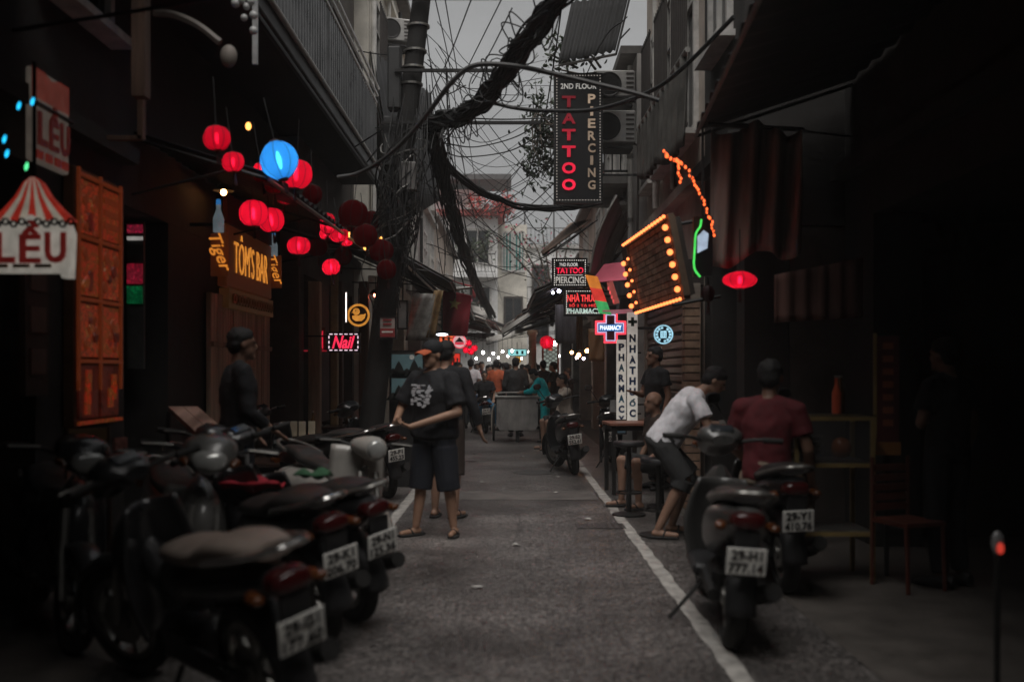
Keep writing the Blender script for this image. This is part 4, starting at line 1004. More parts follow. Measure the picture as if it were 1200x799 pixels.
# Vietnamese flag
s = thing('flag', 'dark red flag with a yellow star hanging from a slanted pole', 'flag', P(519, 340, 20))
fw, fh = .58, .92
def flagf(u, v): return Vector((fw*u*(1-.12*v)-.02*v, .06*math.sin(u*8+v*2)+.03*math.sin(v*7), -fh*v-.10*u*(1-v)))
MB().grid(flagf, 24, 24).build('cloth', M('flag_red', (.24, .02, .03), .75, 0, .25, 4), s, True, .003)
st = []
for k in range(10):
    r0 = .13 if k % 2 == 0 else .055; a = math.pi/2+k*math.pi/5; st.append((r0*math.cos(a), r0*math.sin(a)))
MB().prism(st, .004).build('star', M('flag_star', (.32, .24, .08), .7), s, loc=(.24, -.085, -.28), rot=(0, R(8), 0))
MB().tube([(-.4, .1, -.1), (.62, 0, .06)], .015, 6).build('staff', WOODD, s)
# ------------------------------------------------------------------ lanterns, bulbs, cables, pole
RLAN = MPAPER('red_silk', (.95, .03, .10), .12); BLAN = MPAPER('blue_silk', (.06, .42, .95), .14); DLAN = M('dull_red_silk', (.035, .007, .008), .6, 0, .3, 6)
def lantern(px, py, Y, w, h, lit, label, paper=None, core=None, tilt=0, tassel=True, shape='round'):
    q = P(px, py, Y); s = thing('lantern', label, 'lantern', q, rot=(0, tilt, 0))
    if shape == 'round': w, h = w*.92, h*.92
    w, h = w*Y/FPX/2, h*Y/FPX/2
    prof = []
    for i in range(13):
        a = -math.pi/2*.86+math.pi*.86*i/12
        prof.append((w*max(.12, math.cos(a)**(.75 if shape == 'round' else 1.2)), h*math.sin(a)/math.sin(math.pi/2*.86)))
    mb = MB(); n = 32; vs, fs = [], []
    for (r0, z) in prof:
        for k in range(n):
            rr = r0*(1+.035*math.cos(k*math.pi/2)); a = 2*math.pi*k/n; vs.append((rr*math.cos(a), rr*math.sin(a), z))
    for i in range(len(prof)-1):
        for k in range(n): fs.append((i*n+k, i*n+(k+1) % n, (i+1)*n+(k+1) % n, (i+1)*n+k))
    mb.add(vs, fs); mb.build('shell', paper or (RLAN if lit else DLAN), s, True)
    for k in range(8):
        a = math.pi*k/4; MB().tube([(r0*1.04*math.cos(a), r0*1.04*math.sin(a), z) for r0, z in prof], .0022, 4).build('rib', IRON, s)
    for z in (-h, h): MB().lathe([(0, z-.008), (w*.26, z-.008), (w*.26, z+.008), (0, z+.008)], 14).build('collar', WOODD, s)
    if lit:
        MB().ell((0, 0, 0), (w*.13, w*.13, h*.5), None, 8, 6).build('bulb', core or E('lantern_bulb_red_%d' % int(lit*100), (1, .24, .36), 20*lit), s, True)
    if tassel: MB().cone((0, 0, -h), (0, 0, -h-.10), .006, .016, 6).build('tassel', DLAN, s)
    MB().tube([(0, 0, h), (0, 0, h+.35)], .004, 5).build('cord', IRON, s)
    return s
lantern(327, 188, 7.8, 44, 46, 1, 'bright blue silk lantern hanging above the bar', BLAN, E('lantern_bulb_blue', (.6, .85, 1), 22), tilt=R(-14), shape='onion')
for i, (px, py, Y, w, h, lit, lb) in enumerate((
    (254, 162, 7.0, 34, 30, .55, 'dim red lantern with a small bright core, alone left of the blue one'),
    (273, 190, 7.6, 28, 24, .7, 'small red lantern just below the dim one'),
    (347, 204, 8.6, 40, 36, .8, 'broad red lantern partly behind the blue lantern'),
    (306, 202, 8.4, 22, 24, 1.2, 'small red lantern peeping out left of the blue lantern'),
    (322, 217, 8.9, 26, 20, 1.1, 'low red lantern under the blue lantern'),
    (297, 250, 8.8, 36, 32, 1.1, 'round red lantern with a bright core above the bar sign'),
    (318, 258, 9.6, 32, 30, .9, 'red lantern overlapping the round one above the bar sign'),
    (350, 288, 9.4, 29, 22, 1.0, 'flattened bright red lantern nearest past the bar letters'),
    (388, 313, 10.4, 22, 20, 1.3, 'small bright red lantern hanging lowest of the cluster'),
    (384, 262, 10.6, 20, 26, 1.0, 'narrow red lantern in the middle of the cluster'),
    (398, 276, 11.0, 24, 16, .9, 'squat red lantern among the dim ones'),
    (381, 274, 11.4, 14, 14, 1.2, 'tiny bright red lantern beside the narrow one'), (406, 283, 11.6, 15, 12, 1.0, 'tiny flat red lantern under the squat one'), (334, 232, 9.8, 20, 16, .8, 'small red lantern tucked behind the low one'))):
    lantern(px, py, Y, w, h, lit, lb, tilt=R(random.uniform(-10, 10)))
for i, (px, py, Y, w, h) in enumerate(((428, 276, 11.0, 30, 28), (372, 290, 11.2, 24, 22), (410, 262, 11.8, 26, 24), (402, 300, 12, 22, 22), (436, 258, 12.2, 24, 22), (366, 228, 9.6, 24, 24), (447, 294, 11.6, 30, 28), (453, 316, 11.4, 24, 24), (414, 250, 10.2, 36, 32))):
    s = lantern(px, py, Y, w, h, .012+.006*(i % 3), 'very dim red lantern hanging behind the glowing ones', MPAPER('dim_silk', (.22, .012, .018), .05), tilt=R(random.uniform(-8, 8))); s['group'] = 'dim lanterns over the bar'
lantern(867, 328, 8.2, 40, 20, 1.2, 'flat pleated red lantern glowing beside the dark shop', shape='flat')
lantern(830, 344, 8.6, 16, 20, 0, 'small unlit lantern left of the flat glowing lantern')
lantern(641, 401, 25, 17, 16, .8, 'red box-like lantern beside the tan column far down the alley')
for k, (px, py) in enumerate(((549, 402), (556, 408), (552, 412), (546, 410))): s = lantern(px, py, 27, 8, 8, 1.0, 'tiny red lantern in the cluster right of the round sign'); s['group'] = 'tiny far red lanterns'
# small amber glints among lanterns
AMB = E('amber_bulb', (1, .38, .08), 3.2)
for (px, py, Y) in ((409, 275, 11), (424, 274, 11.2), (291, 148, 7.6), (446, 280, 12), (452, 303, 12), (428, 290, 11.6)):
    o = MB().ell((0, 0, 0), (.022, .022, .03), None, 10, 7).build('amber_bulb', AMB, None, True, loc=P(px, py, Y))
    tag(o, 'small amber bulb among the hanging lanterns', 'bulb', 'amber bulbs among the lanterns')
# brick fascia with bulbs on the right
c4 = [P(738, 288, 11.0), P(787, 255, 9.0), P(805, 346, 9.0), P(752, 363, 11.0)]       # lt, rt, rb, lb
cen = sum(c4, Vector())/4
s = thing('brick_fascia', 'leaning brick fascia edged with glowing orange bulbs', 'fascia', cen)
lt, rt, rb, lb_ = [v-cen for v in c4]
nrm = (rt-lt).cross(lb_-lt).normalized()
if nrm.x > 0: nrm = -nrm
def fp(u, v, o=0): return lt.lerp(rt, u).lerp(lb_.lerp(rb, u), v)+nrm*o
def slab(pts, t, nm, mat, par):
    mb = MB(); mb.add([p for p in pts]+[p-nrm*t for p in pts], [(0, 1, 2, 3), (7, 6, 5, 4), (0, 4, 5, 1), (1, 5, 6, 2), (2, 6, 7, 3), (3, 7, 4, 0)]); return mb.build(nm, mat, par)
MORT = M('mortar_dark', (.05, .042, .036), .8); BRK = [M('brick_a', (.34, .22, .15), .8, 0, .4, 9, .2), M('brick_b', (.27, .17, .12), .8, 0, .4, 9, .2), M('brick_c', (.40, .27, .19), .8, 0, .4, 9, .2)]
slab([fp(0, 0), fp(1, 0), fp(1, 1), fp(0, 1)], .08, 'backing', MORT, s)
rnd = random.Random(3)
NC, NB = 12, 9
for j in range(NC):
    for i in range(NB+1):
        u0, u1 = (i-(.5 if j % 2 else 0))/NB+.004, (i+1-(.5 if j % 2 else 0))/NB-.004
        u0, u1 = max(.004, u0), min(.996, u1)
        if u1-u0 < .02: continue
        v0, v1 = j/NC+.007, (j+1)/NC-.007; o = .012+rnd.uniform(0, .007)
        slab([fp(u0, v0, o), fp(u1, v0, o), fp(u1, v1, o), fp(u0, v1, o)], .02, 'brick', BRK[rnd.randrange(3)], s)
TRIM = M('trim_timber', (.13, .09, .06), .6)
for (a, b, e, f) in ((-.02, 1.02, -.05, 0), (-.02, 1.02, 1.0, 1.05), (-.03, 0, 0, 1), (1.0, 1.03, 0, 1)):
    slab([fp(a, e, .04), fp(b, e, .04), fp(b, f, .04), fp(a, f, .04)], .06, 'trim', TRIM, s)
OB = E('orange_bulb', (1, .19, .05), 3)
bulbme = MB().ell((0, 0, 0), (.017, .017, .017), None, 10, 7).mesh('bulb', OB, True)
bulbbig = MB().ell((0, 0, 0), (.028, .028, .028), None, 12, 8).mesh('bulb', OB, True)
for k in range(17): put('bulb', bulbme, s, 0, fp(k/16, -.03, .07)); put('bulb', bulbme, s, 0, fp(k/16, 1.03, .07))
for k in range(6): put('bulb', bulbbig, s, 0, fp(.97, .1+.16*k, .06))
for k in range(5): put('bulb', bulbbig if k == 9 else bulbme, s, 0, fp(.03, .2+.17*k, .06)); put('bulb', bulbbig, s, 0, fp(-.16, .22+.17*k, .04))
slab([fp(-.2, 0, .02), fp(-.03, 0, .02), fp(-.03, 1, .02), fp(-.2, 1, .02)], .04, 'end_board', M('fascia_dark', (.025, .02, .02), .6), s)
MB().tube([fp(.5, -.05, -.1), fp(.5, -.05, -.6)], .02, 6).build('stay', IRON, s)
MB().tube([fp(.5, 1.05, -.1), fp(.5, 1.05, -.6)], .02, 6).build('stay', IRON, s)
# brick strip below it
s = thing('brick_pillar', 'narrow brick strip beside the roller shutter under the fascia', 'pillar', (0, 0, 0))
a, b = P(806, 348, 10.4), P(818, 440, 10.4); s.location = ((a.x+b.x)/2, 10.4, 0)
MB().box((0, .1, 1.1), (.15, .16, 2.2)).build('core', MORT, s)
for k in range(26): MB().box((0, .1, .05+.084*k), (.158+.008*(k % 2), .17+.008*(k % 3), .07)).build('brick', BRK[k % 3], s)
# roller shutter
s = thing('roller_shutter', 'brown ribbed roller shutter pulled down behind the round blue sign', 'shutter', (2.02, 12.6, 0))
for k in range(24): MB().box((0, 0, .09+.098*k), (.05+.012*(k % 2), 3.6, .088), None, .018).build('slat', M('shutter_brown', (.20, .14, .11), .5, 0, .3, 4), s)
for y in (-1.84, 1.84): BOX('guide', (-.01, y, 1.2), (.1, .06, 2.4), M('guide_pale', (.35, .30, .25), .6), s)
BOX('housing', (-.02, 0, 2.52), (.2, 3.7, .28), FRAMED, s)
# striped glowing awning panel (pink / green / orange)
s = thing('lit_awning', 'small awning lit pink, orange and green above the pharmacy cross', 'awning', P(714, 330, 12.4))
q0 = s.location.copy()
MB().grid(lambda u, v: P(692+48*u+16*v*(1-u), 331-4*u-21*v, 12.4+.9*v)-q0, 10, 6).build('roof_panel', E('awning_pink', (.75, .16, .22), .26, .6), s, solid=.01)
for k in range(4): MB().grid(lambda u, v: P(692+48*u+16*v*(1-u), 331-4*u-21*v, 12.39+.9*v)-q0+Vector((0, -.012, .012)), 8, 1).build('stripe', MATS['awning_pink'], s) if False else None
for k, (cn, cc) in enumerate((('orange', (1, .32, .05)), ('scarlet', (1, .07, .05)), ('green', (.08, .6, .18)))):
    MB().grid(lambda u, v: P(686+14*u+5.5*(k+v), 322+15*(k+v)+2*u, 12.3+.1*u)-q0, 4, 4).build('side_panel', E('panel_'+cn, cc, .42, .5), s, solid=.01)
MB().grid(lambda u, v: P(711+7*u+8*v, 331+26*v-2*u, 12.2)-q0, 3, 6).build('menu_glow', E('menu_glow', (.6, .12, .10), .35), s, solid=.01)
for k in range(4): BOX('menu_bar', P(713+2.0*k, 338+5*k, 12.17)-q0, (.02, .01, .04), E('menu_green', (.1, .6, .2) if k > 1 else (.9, .1, .1), .8), s)
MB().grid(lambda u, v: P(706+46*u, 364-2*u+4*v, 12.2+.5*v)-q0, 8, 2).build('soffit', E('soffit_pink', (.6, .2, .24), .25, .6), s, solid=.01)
# string of orange lights on the right, as a thing with bulbs
def light_string(label, pts, n, Y, mat, r, name='light_string', wob=.01):
    pts = [P(px, py, Y) for px, py in pts]; b = pts[0].copy(); s = thing(name, label, 'lights', b)
    cp = [p-b for p in catmull(pts, 8)]
    MB().tube(cp, .004, 5).build('wire', IRON, s)
    me = MB().ell((0, 0, 0), (r, r, r*1.4), None, 8, 6).mesh('bulb', mat, True); rn = random.Random(n)
    for k in range(n):
        t = k/(n-1)*(len(cp)-1); i = min(len(cp)-2, int(t)); p = cp[i].lerp(cp[i+1], t-i)
        put('bulb', me, s, 0, p+Vector((rn.uniform(-wob, wob), rn.uniform(-wob, wob), rn.uniform(-wob, wob))))
    return s
RO = E('red_orange_bulb', (1, .13, .03), 2.2)
light_string('string of red-orange bulbs drooping down the tarpaulin edge', ((778, 178), (786, 186), (800, 192), (812, 210), (822, 232), (832, 255), (838, 276)), 34, 8.1, RO, .010)
light_string('short strand of red-orange bulbs hanging under the long string', ((793, 186), (795, 198), (798, 214)), 9, 8.1, RO, .010)
for k, (px, py, Y, sz, cc, st, lb) in enumerate(((670, 413, 22, .035, (1, .45, .15), 7, 'warm bulb over the boy by the lattice window'), (678, 416, 22, .05, (1, .35, .1), 4, 'orange globe lamp by the warm bulbs'), (676, 419, 21.5, .03, (1, .8, .75), 8, 'pale bulb between the warm globe lamps'), (688, 411, 21, .045, (1, .4, .12), 5, 'orange globe lamp nearest the pharmacy signs'), (684, 420, 21, .028, (.9, .7, 1), 8, 'violet white bulb below the orange globe lamps'), (650, 402, 26, .06, (1, .95, .9), 6, 'white globe lamp beside the red box-like lantern'), (655, 417, 26, .03, (1, .9, .9), 7, 'small white bulb right of the lattice window'), (655, 341, 18, .03, (.75, .75, 1), 9, 'cold white lamp under the small tattoo sign'), (648, 343, 18.2, .022, (.75, .75, 1), 7, 'tiny cold lamp beside the one under the small tattoo sign'))):
    s = thing('hanging_bulb', lb, 'lamp', P(px, py, Y)); MB().ell((0, 0, 0), (sz, sz, sz), None, 12, 8).build('globe', E('bulb_%d' % k, cc, st*5), s, True); MB().tube([(0, 0, sz), (0, 0, sz+.3)], .005, 5).build('cord', IRON, s)
for (px, py, Y) in ((578, 414, 34), (584, 419, 36), (589, 412, 30), (595, 417, 35), (573, 421, 27), (600, 411, 26), (566, 413, 23.5), (611, 420, 37), (558, 420, 31), (620, 412, 38)):
    s = thing('hanging_bulb', 'white globe lamp hanging above the far crowd', 'lamp', P(px, py, Y), group='white globe lamps above the far crowd')
    MB().ell((0, 0, 0), (.034, .034, .034), None, 12, 8).build('globe', E('far_white', (1, .93, .85), 60), s, True); MB().tube([(0, 0, .07), (0, 0, .6)], .006, 5).build('cord', IRON, s)

# utility pole, leaning
pole = thing('utility_pole', 'leaning concrete utility pole wound with cables and boxes', 'pole', (-1.76, 12, 0))
def pol(z): return Vector((.118*z, 0, z))
MB().tube([pol(-.1), pol(3), pol(6), pol(8.4)], [.155, .135, .11, .09], 16).build('shaft', M('dark_concrete', (.02, .019, .018), .85, 0, .4, 4, .3), pole, True)  # concrete in a near-black base colour
for z in (4.9, 5.1, 5.6, 5.3, 3.2): MB().lathe([(.11, -.012), (.14, -.012), (.14, .012), (.11, .012), (.11, -.012)], 18, Matrix.Translation(pol(z))).build('band', STEEL, pole)
MB().box(pol(4.2)+Vector((-.16, -.02, 0)), (.18, .2, .6), None, .02).build('meter_box', M('meter_grey', (.045, .045, .045), .6), pole)
MB().box(pol(4.95)+Vector((-.2, -.05, 0)), (.16, .2, .75), None, .02).build('meter_box', MATS['meter_grey'], pole)
MB().box(pol(3.75)+Vector((.12, -.2, 0)), (.2, .14, .35), None, .02).build('meter_box', M('meter_pale', (.22, .21, .20), .6), pole)
for z, L in ((5.02, 1.3), (4.4, 1.9)): MB().box(pol(z)+Vector((L*.35, -.17, 0)), (L, .04, .035)).build('cross_arm', IRON, pole)
MB().box(pol(5.9)+Vector((.3, -.18, 0)), (1.3, .06, .08)).build('cross_arm', IRON, pole)
rn = random.Random(44)
for k in range(34):
    z0 = rn.uniform(3.0, 4.2); zz = rn.uniform(.25, .8); a0 = rn.uniform(0, 6.3); rr = rn.uniform(.17, .3)
    loop = [pol(z0+zz*math.sin(t*6.28+a0)*.5)+Vector((rr*math.cos(t*6.28), rr*math.sin(t*6.28)-.05, rn.uniform(-.03, .03))) for t in [i/14 for i in range(15)]]
    MB().tube(catmull(loop, 2), rn.uniform(.005, .011), 5, False).build('cable_coil', RUBBER if k % 4 else STEEL, pole)
for k in range(10):
    x = rn.uniform(-.15, .25); MB().tube(catmull([pol(3.9)+Vector((x, -.18, 0)), pol(3.3)+Vector((x+rn.uniform(-.1, .2), -.25, 0)), pol(2.7)+Vector((x+rn.uniform(-.2, .3), -.2, 0)), pol(2.2)+Vector((x, -.17, 0))], 5), .007, 5).build('hanging_lead', RUBBER, pole)
# cables
BLK = M('cable_black', (.016, .016, .016), .6); GRYC = M('cable_grey', (.045, .044, .043), .6)
def cable(pts, r, mat=BLK, label='thin black wire strung over the alley', group='thin overhead wires', name='cable'):
    w = [P(*p) for p in pts]; b = w[0].copy()
    o = MB().tube([p-b for p in catmull(w, 8)], r, 6).build(name, mat, None, True, loc=b)
    return tag(o, label, 'cable', group)
def bundle(pts, rad, n, label, seed, r0=.012, stray=3):
    w = catmull([P(*p) for p in pts], 9); b = w[0].copy(); s = thing('cable_bundle', label, 'cables', b); rn = random.Random(seed); N = len(w)
    for k in range(n):
        ph, f, rr = rn.uniform(0, 6.3), rn.uniform(1.5, 5), rn.uniform(.15, 1)**.6; pp = []
        for i, p in enumerate(w):
            t = (w[min(i+1, N-1)]-w[max(0, i-1)]).normalized(); u = t.cross(Vector((0, 0, 1))).normalized(); v = t.cross(u); R0 = rad(i/(N-1)) if callable(rad) else rad
            a = ph+f*i/(N-1)*2+.5*math.sin(i*.5+k); q = rr*R0*(1+.2*math.sin(i*.7+k*2))
            pp.append(p+u*q*math.cos(a)+v*q*math.sin(a)-b)
        MB().tube(pp, r0*rn.uniform(.7, 1.5), 5).build('strand', BLK, s, True)
    for k in range(stray):
        i = rn.randrange(2, N-6); j = min(N-2, i+rn.randrange(4, 10)); a, c = w[i]-b, w[j]-b; m = (a+c)/2+Vector((rn.uniform(-.25, .15), rn.uniform(-.2, .2), rn.uniform(-.35, .3)))
        MB().tube(catmull([a, m, c], 7), .007, 5).build('stray_loop', BLK, s, True)
    return s
bundle(((498, 146, 12), (520, 141, 11.6), (545, 133, 11), (573, 110, 10.2), (600, 72, 9.4), (628, 32, 8.8), (664, -14, 8.2), (720, -80, 7.2)), lambda t: .10-.0*t, 40, 'thick ragged bundle of black cables rising from the pole across the alley', 71, .015, 60)
bundle(((505, 150, 12), (515, 190, 13), (528, 240, 15), (541, 288, 18), (556, 330, 22), (577, 371, 29)), .10, 26, 'drooping cable bundle running away down the alley from the pole', 72, .014, 14)
bundle(((516, 185, 13), (545, 212, 13.6), (575, 230, 14.2), (610, 242, 14.6), (655, 244, 14.8), (705, 236, 15)), .055, 14, 'cable bundle sagging from the pole to the foot of the tattoo sign', 73, .012, 8)
cable(((395, 208, 10), (420, 203, 10), (450, 186, 9.8), (480, 158, 9.6), (505, 128, 9.4), (530, 96, 9.2), (556, 77, 9.1), (600, 77, 9), (650, 87, 9), (700, 99, 9), (742, 109, 9), (772, 118, 9)), .023, GRYC, 'thick dark grey cable looping over from the balcony to the barred windows', None)
cable(((570, 118, 11), (600, 126, 11), (640, 130, 10.8), (700, 128, 10.4), (760, 108, 10), (800, 80, 9.6), (860, 20, 9)), .022, BLK, 'black cable sagging from the thick bundle past the upper tattoo letters', None)
cable(((180, 15, 7), (205, 18, 7), (232, 30, 7), (258, 50, 7)), .028, M('grey_pipe', (.22, .19, .165), .6), 'pale bent conduit high on the dark front', None, 'conduit')
o = MB().ell((0, 0, 0), (.06, .05, .08)).build('junction_knob', MATS['grey_pipe'], None, True, loc=P(268, 66, 7)); tag(o, 'pale taped knob at the end of the bent conduit', 'fitting')
thin = []
rn = random.Random(99)
thin += [((508, -10, 12), (530, 95, 17), (548, 220, 26), (572, 330, 36)), ((520, -10, 12), (542, 120, 18), (566, 260, 30), (588, 352, 40)),
         ((556, -10, 10), (525, 70, 12), (505, 110, 13)), ((590, -5, 10), (565, 45, 12), (535, 105, 15)), ((600, 10, 9), (575, 60, 11), (553, 98, 13)),
         ((640, 165, 15), (600, 206, 20), (555, 256, 26)), ((646, 186, 15), (610, 224, 20), (570, 250, 26)), ((652, 138, 14), (590, 140, 14), (540, 138, 13)),
         ((648, 128, 14), (610, 158, 16), (560, 172, 15), (520, 168, 13)), ((650, 146, 14), (600, 176, 16), (545, 184, 16), (515, 176, 13)), ((500, 40, 12), (506, 80, 12), (520, 110, 12), (546, 100, 12)),
         ((652, 212, 15), (622, 240, 20), (590, 262, 26), (545, 300, 30)), ((700, 258, 16), (640, 300, 22), (570, 330, 28), (520, 322, 20)), ((520, 170, 13), (560, 300, 20), (640, 330, 22), (690, 346, 16)),
         ((500, 170, 12.4), (520, 260, 17), (560, 330, 24), (625, 352, 30)), ((505, 165, 12.2), (515, 300, 18), (530, 370, 24)), ((488, 60, 12), (470, 120, 14), (455, 180, 17)), ((440, 150, 15), (460, 148, 14), (480, 150, 12.2)),
         ((430, 190, 14), (455, 160, 13), (480, 140, 12)), ((416, 172, 13), (450, 150, 12.5), (490, 120, 12)), ((735, 20, 12), (700, 60, 13), (650, 180, 18)), ((660, -5, 13), (648, 80, 14), (630, 180, 18), (612, 230, 24)), ((420, 60, 15), (450, 64, 14), (490, 62, 12)),
         ((540, 230, 16), (552, 300, 22), (575, 372, 30)), ((519, 195, 13.5), (535, 260, 17), (560, 340, 25)), ((511, 100, 12), (540, 180, 17), (555, 250, 22), (585, 345, 34))]
for pts in thin: cable(pts, .0075 if pts[0][2] < 13 else .010)
for k in range(26):     # more sagging wires across the gap of sky
    x0, x1 = rn.uniform(488, 520), rn.uniform(625, 700); ya, yb = rn.uniform(20, 300), rn.uniform(40, 330); Ya, Yb = rn.uniform(12, 17), rn.uniform(14, 24)
    cable(((x0, ya, Ya), (x0*.6+x1*.4, ya*.6+yb*.4+rn.uniform(8, 40), Ya*.6+Yb*.4), (x1, yb, Yb)), rn.uniform(.004, .007), BLK, 'fine wire sagging across the gap of sky between the houses', 'fine sagging wires')
for k in range(22):
    x = rn.uniform(452, 500); cable(((x+8, rn.uniform(100, 180), 12-rn.uniform(.1, .5)), (x+rn.uniform(-15, 10), rn.uniform(200, 260), 12-rn.uniform(.2, .6)), (x+rn.uniform(-20, 20), rn.uniform(280, 330), 12-rn.uniform(.1, .5))), .006, BLK, 'loose wire dropping down beside the leaning pole', 'loose wires down the pole')
for k in range(14):
    x = rn.uniform(496, 526); cable(((x, rn.uniform(60, 150), 12.1), (x+rn.uniform(0, 18), rn.uniform(180, 230), 13.4), (x+rn.uniform(10, 40), rn.uniform(280, 360), 18)), .006, BLK, 'wire running away down the alley from the pole', 'wires running from the pole')
for k in range(6):      # loose rings in the thick bundle
    q = P(rn.uniform(560, 600), rn.uniform(85, 120), 9.9); rr = rn.uniform(.09, .16)
    o = MB().tube([Vector((rr*math.cos(t*.42), .04*math.sin(t), rr*1.2*math.sin(t*.42))) for t in range(16)], .006, 5).build('cable_ring', BLK, None, True, loc=q)
    tag(o, 'loose coil of wire dangling from the thick bundle', 'cable', 'loose coils on the thick bundle')
# white globes under the balcony corner (top left)
for (px, py, r) in ((276, 4, .033), (289, 8, .026), (286, 21, .026), (297, 18, .03), (297, 36, .03), (283, 0, .03), (294, 2, .03)):
    o = MB().ell((0, 0, 0), (r, r, r), None, 12, 8).build('globe_ornament', M('globe_white', (.5, .5, .49), .4), None, True, loc=P(px, py, 7.2)); tag(o, 'small white globe ornament hanging by the ribbed balcony', 'ornament', 'white globe ornaments')
o = BOX('board', (0, 0, 0), (.04, .03, .9), M('globe_white', (0, 0, 0))); o.location = P(299, 10, 8.0); tag(o, 'white upright strip at the near corner of the ribbed balcony', 'board')
# two small vents on timber brackets high on the dark left front
s = thing('timber_bracket', 'dim brown timber bracket high on the dark left front', 'bracket', P(165, 35, 6.6)); BOX('upright', (0, 0, 0), (.09, .1, .9), WOODD, s); BOX('cross_piece', (-.14, 0, .38), (.3, .09, .08), WOODD, s)
s = thing('window_frame', 'corner of a dim unlit wooden window frame above the poster panel', 'window', P(152, 140, 6.9)); BOX('upright', (.08, 0, 0), (.04, .05, .28), WOODD, s); BOX('cross_piece', (-.03, 0, -.13), (.24, .05, .03), WOODD, s)
# ------------------------------------------------------------------ motorbikes
def wheel(parent, x, r, w=.05, spokes=5, thin=False):
    e = bpy.data.objects.new('wheel', None); COL.objects.link(e); e.parent = parent; e.location = (x, 0, r); e.empty_display_size = .1
    tr = w*.95; prof = [(r-tr+tr*math.cos(a), w*math.sin(a)) for a in [2*math.pi*k/12 for k in range(13)]]; prof[-1] = prof[0]
    MB().lathe(prof, 30, None, 'Y').build('tyre', RUBBER, e, True)
    ri = r-2*tr
    MB().lathe([(ri-.02, -w*.6), (ri+.015, -w*.6), (ri+.015, w*.6), (ri-.02, w*.6), (ri-.02, -w*.6)], 26, None, 'Y').build('rim', STEEL, e, 40)
    MB().lathe([(0, -.06), (.045, -.06), (.05, 0), (.045, .06), (0, .06)], 14, None, 'Y').build('hub', STEEL, e, 40)
    for k in range(spokes):
        a = 2*math.pi*k/spokes
        MB().box((math.cos(a)*ri*.5, 0, math.sin(a)*ri*.5), (ri, .022 if not thin else .006, .03 if not thin else .006), Matrix.Rotation(-a, 3, 'Y')).build('spoke', STEEL, e)
    MB().lathe([(.05, .035), (ri*.62, .035), (ri*.62, .041), (.05, .041), (.05, .035)], 20, None, 'Y').build('brake_disc', STEEL, e)
    return e
def arc_fender(xc, r, w, a0, a1, thick=.012, n=14):
    """bent mudguard strip round a wheel"""
    mb = MB()
    def fn(u, v):
        a = R(a0+(a1-a0)*u); t = (v-.5)*2
        rr = r*(1-.10*t*t); return Vector((xc+rr*math.cos(a), w*t, r_c+rr*math.sin(a)))
    r_c = fenderz[0]
    return mb.grid(fn, n, 6)
fenderz = [.27]
